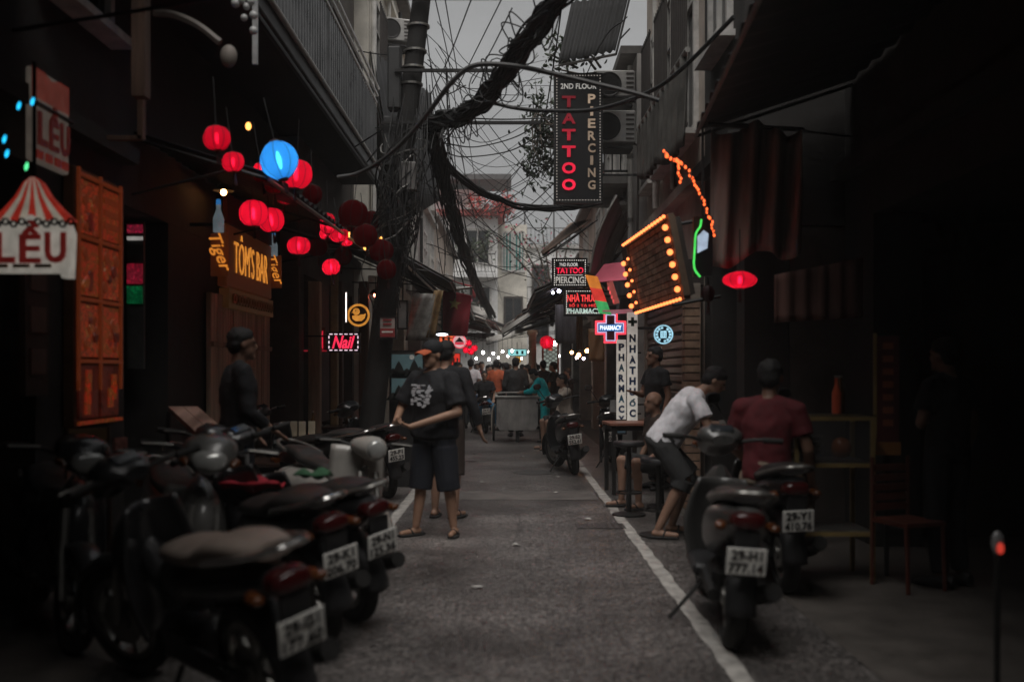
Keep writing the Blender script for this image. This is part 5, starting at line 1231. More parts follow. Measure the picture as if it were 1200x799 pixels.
def motorbike(label, x, y, head, style='scooter', paint=BLACKP, seatm=LEATHER, plate=('29-H1', '177.60'), lean=6, lit_tail=False, name='motorbike', steer=18, box=False, mirrors=True, group='parked motorbikes'):
    """origin: rear axle on the ground; forward = +X"""
    root = thing(name, label, 'motorbike', (x, y, .004), group=group, rot=(R(-lean), 0, R(head)))
    b = lambda mb, nm, mat, par=root, sm=40, **k: mb.build(nm, mat, par, sm, **k)
    ub = style == 'underbone'; ve = style == 'vespa'
    wr = .285 if ub else (.24 if ve else .265); fenderz[0] = wr; wb = 1.22 if ub else 1.28
    wheel(root, 0, wr, .048 if ub else .055, 8 if ub else 5)
    # --- steering group (turned as one)
    st = bpy.data.objects.new('steering', None); COL.objects.link(st); st.parent = root; st.location = (wb-.13, 0, 0); st.rotation_euler = (0, 0, R(steer)); st.empty_display_size = .1
    fw = wheel(st, .13, wr, .045 if ub else .052, 8 if ub else 5)
    b(arc_fender(.13, wr+.04, .075, -15, 165), 'front_fender', paint, st, solid=.006)
    for s in (-1, 1): b(MB().tube([(.13, s*.075, wr), (.06, s*.075, wr+.22), (-.02, s*.06, .72)], [.02, .022, .024], 8), 'fork_leg', STEEL, st)
    hz = .90 if ve else (1.0 if not ub else .98)
    b(MB().tube(catmull([(-.17, .36, hz+.03), (-.12, .22, hz+.03), (-.06, .08, hz), (-.06, -.08, hz), (-.12, -.22, hz+.03), (-.17, -.36, hz+.03)], 4), .012, 8), 'handlebar', IRON, st)
    for s in (-1, 1):
        b(MB().tube([(-.145, s*.25, hz+.03), (-.172, s*.37, hz+.03)], .019, 10), 'grip', RUBBER, st)
        b(MB().tube([(-.10, s*.2, hz+.035), (-.09, s*.36, hz+.03)], .006, 6), 'brake_lever', STEEL, st)
        if mirrors:
            b(MB().tube(catmull([(-.13, s*.19, hz+.04), (-.09, s*.23, hz+.15), (-.10, s*.28, hz+.23)], 4), .006, 6), 'mirror_stem', IRON, st)
            mo = b(MB().loft([(-.13, s*.30, hz+.26, .02, .02, 2), (-.122, s*.30, hz+.26, .062, .042, 2.6), (-.10, s*.30, hz+.26, .06, .04, 2.6), (-.085, s*.30, hz+.26, .03, .02, 2)], 16, 2), 'mirror', DARKP, st)
            b(MB().loft([(-.1315, s*.30, hz+.26, .052, .034, 2.6), (-.129, s*.30, hz+.26, .052, .034, 2.6)], 16, 1), 'mirror_glass', MIRR, mo)
    if ve:
        b(MB().loft([(-.18, 0, hz, .05, .04, 2), (-.1, 0, hz+.01, .13, .06, 2.2), (0, 0, hz, .12, .085, 2.2), (.07, 0, hz-.01, .095, .085, 2), (.1, 0, hz-.01, .08, .075, 2)]), 'headset', paint, st)
        b(MB().loft([(.098, 0, hz-.01, .078, .074, 2), (.125, 0, hz-.01, .06, .056, 2), (.135, 0, hz-.01, .02, .02, 2)]), 'headlight', LENS, st)
    else:
        b(MB().loft([(-.16, 0, hz+.02, .07, .03, 2), (-.08, 0, hz+.04, .14, .07, 2.2), (.03, 0, hz+.0, .13, .09, 2.4), (.1, 0, hz-.05, .07, .05, 2)]), 'handlebar_cover', paint, st)
        b(MB().loft([(.04, 0, hz-.01, .10, .06, 2.4), (.095, 0, hz-.035, .085, .05, 2.4), (.115, 0, hz-.05, .03, .02, 2)]), 'headlight', LENS, st)
        b(MB().box((-.10, 0, hz+.085), (.08, .15, .03), Matrix.Rotation(R(-30), 3, 'Y'), .01), 'dashboard', GLASSD, st)
        for s in (-1, 1): b(MB().loft([(.0, s*.13, hz-.02, .02, .015, 2), (.05, s*.135, hz-.03, .028, .02, 2), (.085, s*.12, hz-.05, .01, .008, 2)], 10), 'indicator', ORLENS, st)
    # --- leg shield
    ww = .22 if not ub else .18
    def shield(u, v):
        t = u*2-1; z = .28+(.52 if style == 'scooter' else .62)*v; wid = ww*(.55+.45*math.sin(min(1, .12+v*.9)*math.pi*.86)-.12*v) if not ve else ww*(.7+.3*math.sin(v*math.pi*.7))
        return Vector((wb-.30+(.15 if ve else 0)-.12*v+.05*(1-v)*(0)-.13*t*t*(1-.3*v)+.0, wid*t, z))
    b(MB().grid(shield, 14, 12), 'leg_shield', paint, solid=.02)
    b(MB().loft([(wb-.40, 0, .80, .03, .08, 2), (wb-.30, 0, .66, .10, .20, 2.2), (wb-.20, 0, .62, .12, .18, 2.2), (wb-.12, 0, .60, .07, .12, 2), (wb-.09, 0, .6, .02, .05, 2)]) if not ve else MB().loft([(wb-.36, 0, .66, .03, .22, 2), (wb-.28, 0, .62, .05, .24, 2.2), (wb-.22, 0, .60, .035, .18, 2)]), 'front_cowl', paint if not ve else STEEL)
    if ve: b(MB().loft([(wb-.225, 0, .72, .02, .012, 2), (wb-.2, 0, .70, .032, .07, 2.4), (wb-.19, 0, .68, .015, .04, 2)]), 'horn_cover', CHROME)
    # --- floor / tunnel
    if ub: b(MB().loft([(wb-.38, 0, .62, .07, .12, 2), (wb-.62, 0, .50, .065, .07, 2), (wb-.85, 0, .55, .08, .09, 2)]), 'down_tube_cover', paint)
    else: b(MB().box((wb-.62, 0, .315), (.52, .36, .07), None, .02), 'floorboard', DARKP, sm=None)
    # --- engine, swing arm, exhaust, stand
    b(MB().box((.28 if not ub else .55, 0, .30), (.34, .20, .20), None, .04), 'engine', IRON, sm=None)
    b(MB().tube([(.45, .10, .30), (0, .10, wr)], [.045, .035], 8), 'swing_arm', IRON)
    b(MB().tube(catmull([(.42, -.09, .25), (.2, -.14, .24), (-.05, -.15, .30), (-.32, -.155, .37)], 4), [.018]*4+[.05]*8+[.045], 12), 'exhaust', IRON)
    b(MB().tube([(.45, .12, .25), (.40, .30, .03)], .012, 6), 'side_stand', IRON)
    # --- rear body
    tail = [( .62, 0, .52, .06, .10, 2.2), (.45, 0, .55, .13, .16, 2.4), (.2, 0, .60, .16, .15, 2.4), (-.08, 0, .66, .15, .12, 2.4), (-.30, 0, .71, .11, .08, 2.2), (-.43, 0, .73, .05, .035, 2)]
    if ub: tail = [(.62, 0, .58, .07, .09, 2.2), (.4, 0, .60, .11, .10, 2.4), (.1, 0, .64, .12, .08, 2.4), (-.2, 0, .69, .10, .07, 2.2), (-.40, 0, .73, .05, .04, 2)]
    if ve: tail = [(.60, 0, .50, .08, .12, 2.2), (.4, 0, .52, .20, .18, 2.2), (.12, 0, .50, .25, .19, 2.1), (-.15, 0, .50, .23, .18, 2.1), (-.33, 0, .50, .13, .14, 2), (-.42, 0, .50, .04, .07, 2)]
    b(MB().loft(tail, 20), 'rear_body', paint)
    zo = .0 if not ve else -.03
    b(MB().loft([(.60, 0, .70+zo, .06, .03, 2.2), (.42, 0, .735+zo, .12, .045, 2.4), (.15, 0, .755+zo, .135, .045, 2.6), (.0, 0, .80+zo, .13, .05, 2.6), (-.2, 0, .825+zo, .12, .045, 2.6), (-.36, 0, .83+zo, .08, .03, 2.2)], 18), 'seat', seatm)
    b(MB().tube(catmull([(-.08, .16, .79), (-.30, .14, .83), (-.46, .07, .86), (-.48, 0, .865), (-.46, -.07, .86), (-.30, -.14, .83), (-.08, -.16, .79)], 5), .014, 8), 'grab_rail', STEEL if not ub else CHROME)
    # tail light, mudguard, plate
    b(MB().loft([(-.38, 0, .72, .09, .05, 2.6), (-.445, 0, .725, .075, .038, 2.6), (-.46, 0, .725, .03, .015, 2)], 14), 'tail_light', REDLENS)
    for s in (-1, 1):
        o = b(MB().loft([(-.34, s*.12, .69, .03, .025, 2), (-.41, s*.13, .69, .026, .02, 2), (-.425, s*.13, .69, .01, .008, 2)], 10), 'indicator', ORLENS)
    b(arc_fender(0, wr+.07, .075, 95, 185), 'rear_fender', DARKP, solid=.006)
    pb = Matrix.Rotation(R(-14), 3, 'Y')
    b(MB().box((-.40, 0, .56), (.02, .12, .24), pb), 'plate_bracket', DARKP, sm=None)
    pl = b(MB().box((0, 0, 0), (.006, .19, .14), None, .002), 'licence_plate', PLATE, sm=None, loc=(-.428, 0, .53), rot=(0, R(-14), 0))
    for k, tx in enumerate(plate):
        TEXT(tx, .145 if k == 0 else .165, .052, INK, pl, (-.0045, 0, .033-.066*k), .025, ext=.002, rot=(0, 0, R(-90)))
    if box: b(MB().box((-.28, 0, 1.0), (.34, .38, .28), None, .04), 'top_box', DARKP, sm=None)
    return root

def at(px, py, Y): q = P(px, py, Y); return q.x, q.y
# origin is the rear axle; the plate sits .43 m behind it
def plated(px, Y, head, label, **k):
    X = (px-597)/FPX*Y; h = R(head)
    return motorbike(label, X+.43*math.cos(h), Y+.43*math.sin(h), head, **k)
plated(388, 3.64, 132, 'black motorbike with plate 177.60 and long pale brown saddle', plate=('29-G1', '177.60'), style='underbone', lean=13, seatm=LEATHERB, mirrors=False)
plated(423, 4.93, 128, 'dark motorbike with plate 206.70 behind the one plated 177.60', plate=('29-K1', '206.70'), style='underbone', lean=12, seatm=LEATHER, mirrors=False)
plated(468, 5.45, 132, 'black scooter with plate 125.36 next to the pale headlamp scooter', plate=('29-N1', '125.36'), style='scooter', lean=12, mirrors=False)
motorbike('cream classic scooter with round chrome headlamp facing the viewer', -1.72, 8.1, -56, 'vespa', WHITEP, LEATHER, ('29-E1', '640.11'), lean=6, steer=-4, mirrors=False)
motorbike('black scooter with sharp fairing and pale visor, nose to the viewer', -2.25, 6.35, -62, 'scooter', GREYP, LEATHER, ('29-D1', '552.40'), lean=6, steer=-12, mirrors=False)
motorbike('dark scooter with twin headlamp glint at the far left edge', -2.95, 6.2, -58, 'scooter', BLACKP, LEATHER, ('29-C1', '221.94'), lean=6, steer=8, mirrors=False)
motorbike('small dark motorbike with chrome bars behind the sharp faired scooter', -2.62, 7.7, -62, 'underbone', BLACKP, LEATHER, ('29-M1', '903.12'), lean=8, steer=20, mirrors=False)
plated(472, 11.0, 118, 'black motorbike with plate 455.23 by the landscape pictures', plate=('29-F1', '455.23'), style='underbone', lean=8, mirrors=False)
motorbike('black motorbike with low bars in front of the bar tables', -1.75, 10.4, 150, 'underbone', BLACKP, LEATHER, ('29-T1', '118.37'), lean=8, mirrors=False)
# right
plated(868, 4.8, 84, 'pale grey scooter with plate 777 parked tail to the viewer', plate=('29-H1', '777.14'), style='scooter', paint=M('slate_paint', (.075, .073, .07), .3, .1, .2, 4, 0, .5, .3), lean=-3, steer=6, mirrors=False)
plated(941, 6.1, 88, 'black scooter with plate 410.76 beside the glass food cabinet', plate=('29-Y1', '410.76'), style='scooter', paint=BLACKP, lean=3)
plated(680, 13.5, 96, 'black scooter with plate 552.61 on the white line by the pharmacy', plate=('29-S2', '552.61'), style='scooter', paint=BLACKP, lean=8, steer=22)
motorbike('dark scooter tucked behind the one plated 552.61', 1.55, 14.5, 84, 'underbone', BLACKP, LEATHER, ('29-L1', '330.52'), lean=8)
motorbike('old motorbike standing empty among the far crowd', -.55, 23.2, 100, 'underbone', BLUEP, LEATHER, ('29-V1', '604.77'), lean=6)
s = thing('tail_lamp', 'small red tail light glowing on an added low stand at the edge of the pavement', 'lamp', (2.17, 4.4, .008))  # red tail lens; the stand is made up to carry it
MB().ell((0, 0, .66), (.015, .015, .025)).build('lens', E('tail_glow', (1, .08, .05), .5), s, True); MB().ell((0, .025, .68), (.03, .02, .055)).build('housing', SILVP, s, True)
MB().tube([(0, .03, .02), (0, .03, .64)], .014, 8).build('stem', IRON, s); MB().lathe([(0, 0), (.12, 0), (.11, .02), (.02, .04), (0, .04)], 18).build('base', IRON, s, loc=(0, .03, 0))

# handcart in the middle of the alley
s = thing('handcart', 'grey sheet metal handcart with spoked side wheels standing mid alley', 'cart', (.16, 20.3, 0), R(0))
CARTM = MW('cart_sheet', (.42, .40, .375), .45, .55, 3, 3, 1.4)
MB().add([(-.42, 0, .92), (.42, 0, .92), (.42, 0, .34), (.36, 0, .25), (-.36, 0, .25), (-.42, 0, .34),
          (-.42, .95, .92), (.42, .95, .92), (.42, .75, .34), (.36, .7, .25), (-.36, .7, .25), (-.42, .75, .34)],
         [(0, 1, 2, 3, 4, 5), (11, 10, 9, 8, 7, 6), (0, 6, 7, 1), (1, 7, 8, 2), (2, 8, 9, 3), (3, 9, 10, 4), (4, 10, 11, 5), (5, 11, 6, 0)]).build('tub', CARTM, s)
for (a, b2) in (((-.44, -.01, .93), (.44, -.01, .93)), ((-.44, -.01, .93), (-.44, .97, .93)), ((.44, -.01, .93), (.44, .97, .93))): MB().tube([a, b2], .022, 8).build('top_rail', M('rail_pale', (.5, .48, .45), .5), s, True)
for sx in (-1, 1):
    e = bpy.data.objects.new('wheel', None); COL.objects.link(e); e.parent = s; e.location = (sx*.49, .45, .33)
    prof = [(.31+.022*math.cos(t), .022*math.sin(t)) for t in [2*math.pi*k/8 for k in range(9)]]; prof[-1] = prof[0]
    MB().lathe(prof, 28, None, 'X').build('tyre', RUBBER, e, True)
    MB().lathe([(.275, -.012), (.292, -.012), (.292, .012), (.275, .012), (.275, -.012)], 28, None, 'X').build('rim', STEEL, e)
    for k in range(14): MB().tube([(0, 0, 0), (0, .28*math.cos(k*.449), .28*math.sin(k*.449))], .004, 4).build('spoke', STEEL, e)
    MB().tube([(-.04, 0, 0), (.04, 0, 0)], .03, 10).build('hub', STEEL, e)
    MB().tube(catmull([(sx*.45, .2, .78), (sx*.52, .2, .62), (sx*.52, .2, .2)], 4), .018, 6).build('side_stay', M('stay_pale', (.45, .40, .34), .5), s)
MB().box((0, .05, .12), (.07, .05, .24)).build('prop_leg', IRON, s)
MB().tube(catmull([(-.4, .95, .9), (-.4, 1.4, .98), (.4, 1.4, .98), (.4, .95, .9)], 5), .018, 6).build('push_handle', STEEL, s)
# ------------------------------------------------------------------ people
SKIN = M('skin', (.30, .175, .12), .55, 0, .15, 9); SKINSHADE = M('skin_shaded', (.20, .11, .075), .55, 0, .15, 9)  # second skin tone darkened for people standing in shade
HAIR = M('hair_black', (.012, .011, .011), .75, 0, .3, 30)
def cloth_mat(n, c): return M('cloth_'+n, c, .85, 0, .25, 14, .12, bscale=40)
EYE = M('eye_dark', (.02, .015, .012), .2)
def rem(o, vox, smooth=6, fac=.5):
    m = o.modifiers.new('weld', 'REMESH'); m.mode = 'VOXEL'; m.voxel_size = vox; m.use_smooth_shade = True
    s = o.modifiers.new('smooth', 'SMOOTH'); s.factor = fac; s.iterations = smooth
    return o
def frame_from(zdir, xhint):
    z = Vector(zdir).normalized(); x = Vector(xhint); x = (x-z*x.dot(z)); x = x.normalized() if x.length > 1e-5 else z.orthogonal().normalized(); y = z.cross(x)
    return Matrix((x, y, z)).transposed()
STAND = dict(pelvis=(0, 0, .93), neck=(.0, 0, 1.43), head=(.03, 0, 1.585),
    sl=(0, .185, 1.385), el=(-.03, .245, 1.11), wl=(.05, .255, .87), sr=(0, -.185, 1.385), er=(-.03, -.245, 1.11), wr=(.05, -.255, .87),
    hl=(0, .095, .90), kl=(.02, .10, .49), al=(-.02, .105, .085), hr=(0, -.095, .90), kr=(.02, -.10, .49), ar=(-.02, -.105, .085),
    fl=(.15, .03, 0), fr=(.15, -.03, 0), hy=0., hp=0., dl=None, dr=None)
def person(label, loc, heading, H=1.7, pose=None, shirt=None, pants=None, skin=SKIN, sleeve=.55, leg='long', shoes='shoe', hat=None, hair=True, vox=.012, group=None, fat=1., name='person', print_mat=None, jacket_hem=0., longhair=False, fingers=False, curl=.5):
    J = dict(STAND); J.update(pose or {}); k = H/1.7
    for n, v in J.items():
        if isinstance(v, tuple): J[n] = Vector(v)
    root = thing(name, label, 'person', loc, group=group); root.rotation_euler = (0, 0, R(heading)); root.scale = (k, k, k)
    root.scale = (k, k, k)
    lat = lambda t: (J['hl']-J['hr']).normalized().lerp((J['sl']-J['sr']).normalized(), t)
    spine = lambda t: J['pelvis'].lerp(J['neck'], t)
    up = (J['neck']-J['pelvis']).normalized()
    def torso(mb, t0, t1, g, n=24):
        for i in range(n):
            t = t0+(t1-t0)*i/(n-1)
            def prof(tab):
                for (a, x), (c, z) in zip(tab, tab[1:]):
                    if t <= c: return x+(z-x)*max(0, t-a)/(c-a)
                return tab[-1][1]
            wd = prof([(-.2, .15), (0, .155), (.25, .142), (.45, .14), (.7, .165), (.85, .145), (.95, .085), (1, .07)])*fat+g
            dp = prof([(-.2, .11), (0, .115), (.3, .108), (.65, .118), (.85, .095), (1, .07)])*fat+g
            Rm = frame_from(up, lat(t).cross(up)); mb.ell(spine(t), (dp, wd, .06), Rm, 18, 7)
    # --- body
    b = MB(); torso(b, 0, .95, 0)
    b.cone(J['sl'].lerp(J['neck'], .72)-up*.015, J['sl']-up*.02, .04, .042); b.cone(J['sr'].lerp(J['neck'], .72)-up*.015, J['sr']-up*.02, .04, .042)
    hd = J['head']; hyaw = Matrix.Rotation(R(J['hy']), 3, 'Z') @ Matrix.Rotation(R(J['hp']), 3, 'Y')
    b.cone(J['neck']-up*.04, hd-hyaw @ Vector((.02, 0, .06)), .058, .05)
    b.ell(hd+hyaw @ Vector((-.005, 0, .025)), (.093, .075, .088), hyaw, 18, 12)
    b.ell(hd+hyaw @ Vector((.022, 0, -.045)), (.068, .056, .068), hyaw, 16, 10)
    b.cone(hd+hyaw @ Vector((.086, 0, .012)), hd+hyaw @ Vector((.104, 0, -.022)), .010, .015, 8)
    b.ell(hd+hyaw @ Vector((.072, 0, -.092)), (.026, .03, .022), hyaw, 10, 6)
    b.ell(hd+hyaw @ Vector((.086, 0, -.052)), (.010, .024, .008), hyaw, 10, 6)
    for s in (-1, 1): b.ell(hd+hyaw @ Vector((-.005, s*.077, -.008)), (.018, .01, .03), hyaw, 8, 6); b.ell(hd+hyaw @ Vector((.074, s*.033, .026)), (.016, .026, .008), hyaw, 8, 6)
    for sd in ('l', 'r'):
        sg = 1 if sd == 'l' else -1
        S, EL, W = J['s'+sd], J['e'+sd], J['w'+sd]
        b.cone(S-up*.01, EL, .044, .040); b.cone(EL, W, .040, .027)
        d = (W-EL).normalized() if J['d'+sd] is None else Vector(J['d'+sd]).normalized()
        side = d.cross(up); side = side.normalized() if side.length > .1 else Vector((0, 1, 0)); nn = side.cross(d)
        fr_ = Matrix((nn, side, d)).transposed()
        b.ell(W+d*.05, (.017, .042, .055), fr_, 12, 8)
        if fingers:
            for f in range(4):
                base = W+d*.09+side*(-.03+.02*f); Lf = (.072, .08, .076, .06)[f]; c = curl
                m = base+(d*math.cos(c*.6)-nn*sg*0+nn*math.sin(c*.6))*Lf*.5; e = m+(d*math.cos(c*1.6)+nn*math.sin(c*1.6))*Lf*.5
                b.cone(base, m, .0095, .0088, 8); b.cone(m, e, .0088, .0075, 8)
            tb = W+d*.035-side*.035; b.cone(tb, tb+d*.035-side*.025+nn*.015, .012, .010, 8); b.cone(tb+d*.035-side*.025+nn*.015, tb+d*.065-side*.02+nn*.03, .010, .008, 8)
        else:
            b.ell(W+d*.115, (.015, .036, .05), fr_, 10, 7); b.cone(W+d*.03-side*.03, W+d*.09-side*.045, .013, .010, 8)
        Hh, K, A = J['h'+sd], J['k'+sd], J['a'+sd]
        b.cone(Hh, K, .082*fat**.5, .055); b.cone(K, K.lerp(A, .35)+Vector((-.012, 0, 0)), .053, .052); b.cone(K.lerp(A, .35)+Vector((-.012, 0, 0)), A, .052, .034)
        F = Vector(J['f'+sd]); b.cone(A+Vector((-.03, 0, -.045)), A+F+Vector((0, 0, -.055)), .034, .024)
    bo = rem(b.build('body', skin, root), vox, 3)
    # --- eyes and hair
    for s in (-1, 1): MB().ell(hd+hyaw @ Vector((.084, s*.033, .010)), (.008, .014, .006), hyaw, 8, 6).build('eye', EYE, root, True)
    if hair and not hat:
        h = MB(); h.ell(hd+hyaw @ Vector((-.016, 0, .045)), (.097, .083, .083), hyaw, 18, 12); h.ell(hd+hyaw @ Vector((-.05, 0, .0)), (.062, .077, .075), hyaw, 14, 9)
        h.ell(hd+hyaw @ Vector((.035, 0, .08)), (.045, .06, .03), hyaw, 12, 8)
        if longhair: h.cone(hd+hyaw @ Vector((-.07, 0, 0)), hd+Vector((-.10, 0, -.22)), .055, .02)
        ho = rem(h.build('hair', HAIR, root), max(.01, vox), 2)
        ht = bpy.data.textures.get('locks') or bpy.data.textures.new('locks', 'CLOUDS'); ht.noise_scale = .035; ht.noise_depth = 2
        hm_ = ho.modifiers.new('locks', 'DISPLACE'); hm_.texture = ht; hm_.strength = .018; hm_.mid_level = .45
    if hat == 'cap':
        h = MB(); h.ell(hd+hyaw @ Vector((-.008, 0, .055)), (.104, .088, .085), hyaw, 20, 12); cp = h.build('cap', cloth_mat('cap', (.015, .016, .018)), root); rem(cp, .01, 3)
        MB().grid(lambda u, v: hd+hyaw @ Vector((.07+.115*v*(1-.35*(2*u-1)**2), (u-.5)*.15*(1-.15*v), .055-.03*v-.03*(2*u-1)**2)), 12, 6).build('cap_brim', cloth_mat('orange', (.45, .10, .04)), root, True, .006)
        h = MB(); h.ell(hd+hyaw @ Vector((-.055, 0, -.005)), (.05, .074, .06), hyaw, 14, 9); rem(h.build('hair', HAIR, root), .012, 3)
    if hat == 'cone': MB().lathe([(.21, 0), (.205, .008), (.1, .085), (.01, .15), (0, .15)], 26, Matrix.Translation(hd+Vector((0, 0, .05)))).build('conical_hat', M('straw', (.45, .36, .22), .8), root, True)
    # --- clothing
    def frust(mb, a, c, ra, rc): mb.tube([a.lerp(c, i/4) for i in range(5)], [ra+(rc-ra)*i/4 for i in range(5)], 14)
    if shirt:
        c = MB(); torso(c, -jacket_hem, .93, .022)
        for sd in ('l', 'r'):
            S, EL, W = J['s'+sd], J['e'+sd], J['w'+sd]; c.cone(S.lerp(J['neck'], .72)+up*.0, S-up*.012, .055, .066)
            if sleeve <= 1: wS = 1+(fat-1)*.6; c.cone(S-up*.012, S.lerp(EL, .3), .064*wS, .062*wS); frust(c, S.lerp(EL, .12), S.lerp(EL, sleeve*1.1), .062*wS, .070*wS)
            else: c.cone(S, EL, .068, .056); frust(c, EL, EL.lerp(W, min(1, sleeve-1)), .056, .044)
        so = rem(c.build('shirt' if sleeve <= 1 else 'jacket', shirt, root), vox, 4)
        tx = bpy.data.textures.get('folds') or bpy.data.textures.new('folds', 'CLOUDS'); tx.noise_scale = .11; tx.noise_depth = 1
        dm = so.modifiers.new('folds', 'DISPLACE'); dm.texture = tx; dm.strength = .025; dm.mid_level = .5
        if print_mat:
            fwd = lat(.6).cross(up); cc = spine(.62)+fwd*(.118*fat+.034)
            rn = random.Random(8)
            for q in range(60):
                a, z = rn.uniform(-.105, .105), rn.uniform(-.11, .09)
                MB().box(cc+lat(.6)*a+up*z-fwd*(.9*a*a), (.004, rn.uniform(.012, .05), rn.uniform(.006, .022)), frame_from(up, fwd)).build('shirt_print', print_mat, so)
    if pants:
        c = MB(); torso(c, -.06, .16, .018, 8)
        for sd in ('l', 'r'):
            Hh, K, A = J['h'+sd], J['k'+sd], J['a'+sd]; c.cone(Hh, Hh.lerp(K, .5), .098*fat**.5, .092)
            if leg == 'short': frust(c, Hh.lerp(K, .3), Hh.lerp(K, .92), .096, .098)
            elif leg == 'knee': wl_ = 1+(fat-1)*.6; frust(c, Hh.lerp(K, .3), K, .092*wl_, .084*wl_); frust(c, K.lerp(Hh, .02), K.lerp(A, .2), .084*wl_, .084*wl_)
            else: c.cone(Hh, K, .096, .076); frust(c, K, A.lerp(K, .04), .076, .060)
        po = rem(c.build('shorts' if leg != 'long' else 'trousers', pants, root), vox, 4)
    for sd in ('l', 'r'):
        A, F = J['a'+sd], Vector(J['f'+sd])
        if shoes == 'sandal':
            so = MB().loft([(-.07, 0, 0, .03, .010, 3), (-.03, 0, 0, .042, .012, 3), (.1, 0, 0, .05, .012, 3), (.19, 0, 0, .035, .010, 3)], 12).build('sandal', RUBBER, root, 40, loc=A+Vector((-.02, 0, -.075)), rot=(0, 0, math.atan2(F.y, F.x)))
            MB().tube(catmull([(.06, .05, 0), (.08, 0, .055), (.06, -.05, 0)], 5), .008, 6).build('strap', RUBBER, so)
        elif shoes == 'shoe':
            MB().loft([(-.075, 0, .01, .028, .035, 2.4), (-.03, 0, .012, .042, .05, 2.4), (.06, 0, .0, .046, .042, 2.4), (.15, 0, -.012, .042, .03, 2.4), (.20, 0, -.02, .02, .018, 2)], 12).build('shoe', DARKP, root, 40, loc=A+Vector((-.02, 0, -.045)), rot=(0, 0, math.atan2(F.y, F.x)))
    return root
BLKT = cloth_mat('black', (.012, .012, .014)); NAVY = cloth_mat('navy', (.015, .017, .024)); WHT = cloth_mat('white', (.74, .73, .76)); REDT = cloth_mat('red', (.26, .025, .035)); TAN = cloth_mat('tan', (.26, .20, .15)); TEAL = cloth_mat('teal', (.02, .60, .64)); DGRY = cloth_mat('dark_grey', (.035, .035, .035)); ORNG = cloth_mat('orange', (.45, .10, .04)); CRM = cloth_mat('cream', (.45, .38, .32)); BRN = cloth_mat('brown', (.05, .035, .028)); BLU = cloth_mat('blue', (.04, .13, .22))
# the man in the orange brimmed cap (faces left, hands together)
person('man in black printed T-shirt and orange brimmed cap checking his hands', (-.66, 8.78, .008), 238, 1.70, dict(hy=-14, hp=2, sl=(.02, .185, 1.385), el=(.07, .30, 1.09), wl=(.34, .0, .97), sr=(.02, -.185, 1.385), er=(.08, -.31, 1.12), wr=(.31, -.19, 1.0), dl=(.45, -.8, .25), dr=(.6, .6, -.1), kl=(.0, .14, .49), al=(-.06, .16, .085), kr=(.06, -.10, .49), ar=(.10, -.13, .085), fl=(.14, .07, 0), fr=(.14, -.05, 0)), BLKT, NAVY, M('skin_warm', (.33, .19, .125), .5, 0, .15, 9), .75, 'knee', 'sandal', 'cap', vox=.009, fat=1.42, print_mat=cloth_mat('print', (.60, .60, .62)), fingers=True, curl=.9, jacket_hem=.1)
person('man in dark clothes close behind the capped man, arm hanging', (-.63, 9.85, .008), 70, 1.74, dict(sr=(0, -.19, 1.385), er=(-.02, -.28, 1.1), wr=(.03, -.34, .86), sl=(0, .19, 1.385), el=(-.04, .26, 1.12), wl=(.03, .27, .87)), BLKT, BRN, SKIN, 1.85, 'knee', 'sandal', None, vox=.010, fat=1.05, fingers=True, curl=.4)
person('standing man as a dark silhouette against the timber boarding', (-2.03, 7.45, .01), 25, 1.76, dict(el=(.0, .25, 1.12), wl=(.14, .2, .95), er=(.03, -.24, 1.10), wr=(.2, -.2, .98)), BLKT, NAVY, SKINSHADE, 1.8, 'long', 'shoe', None, vox=.011)
# leaning man in white
person('man in white T-shirt bent forward over the high bar table', (1.33, 8.75, .01), -8, 1.72, dict(pelvis=(0, 0, .80), neck=(.33, 0, 1.24), head=(.46, 0, 1.34), hp=30, sl=(.29, .19, 1.19), sr=(.29, -.19, 1.19), el=(.42, .25, .95), wl=(.66, .16, .95), er=(.40, -.26, .94), wr=(.64, -.14, .95), dl=(1, -.2, .1), dr=(1, .1, .1), hl=(.02, .10, .77), hr=(.02, -.10, .77), kl=(.26, .14, .52), kr=(.20, -.14, .50), al=(.10, .15, .085), ar=(-.02, -.14, .085)), WHT, DGRY, SKIN, .6, 'knee', 'sandal', None, vox=.010, fingers=True, curl=.8, fat=1.15)
# man in the red shirt on a stool
SIT = dict(pelvis=(0, 0, .70), neck=(.06, 0, 1.21), head=(.10, 0, 1.365), sl=(.04, .185, 1.165), sr=(.04, -.185, 1.165), hl=(.02, .10, .68), hr=(.02, -.10, .68), kl=(.42, .16, .62), kr=(.42, -.16, .62), al=(.40, .16, .20), ar=(.40, -.16, .20), el=(.08, .26, .90), wl=(.25, .2, .78), er=(.04, -.26, .89), wr=(.16, -.26, .66))
person('man in red shirt and tan trousers sitting on a tall stool by the scooters', (1.76, 6.8, .01), 62, 1.74, SIT, cloth_mat('dark_red', (.10, .012, .016)), TAN, SKINSHADE, .6, 'long', 'shoe', None, vox=.010, fat=1.0, fingers=True, curl=.5)
LOW = {k: ((v[0], v[1], v[2]-.24) if k not in ('al', 'ar', 'kl', 'kr', 'hy', 'hp', 'fl', 'fr') and isinstance(v, tuple) else v) for k, v in SIT.items()}; LOW.update(kl=(.40, .17, .50), kr=(.40, -.17, .50), al=(.36, .16, .09), ar=(.40, -.16, .09))
person('close cropped man in dark shirt seated low behind the leaning man', (1.62, 10.6, .01), 200, 1.68, LOW, BRN, DGRY, SKIN, .6, 'short', 'sandal', None, False, vox=.013)
person('slim man standing in shadow beside the pharmacy boards', (1.80, 12.2, .01), 200, 1.74, dict(er=(.06, -.25, 1.12), wr=(.2, -.18, 1.15)), BLKT, DGRY, SKINSHADE, .5, 'long', 'shoe', None, vox=.013)
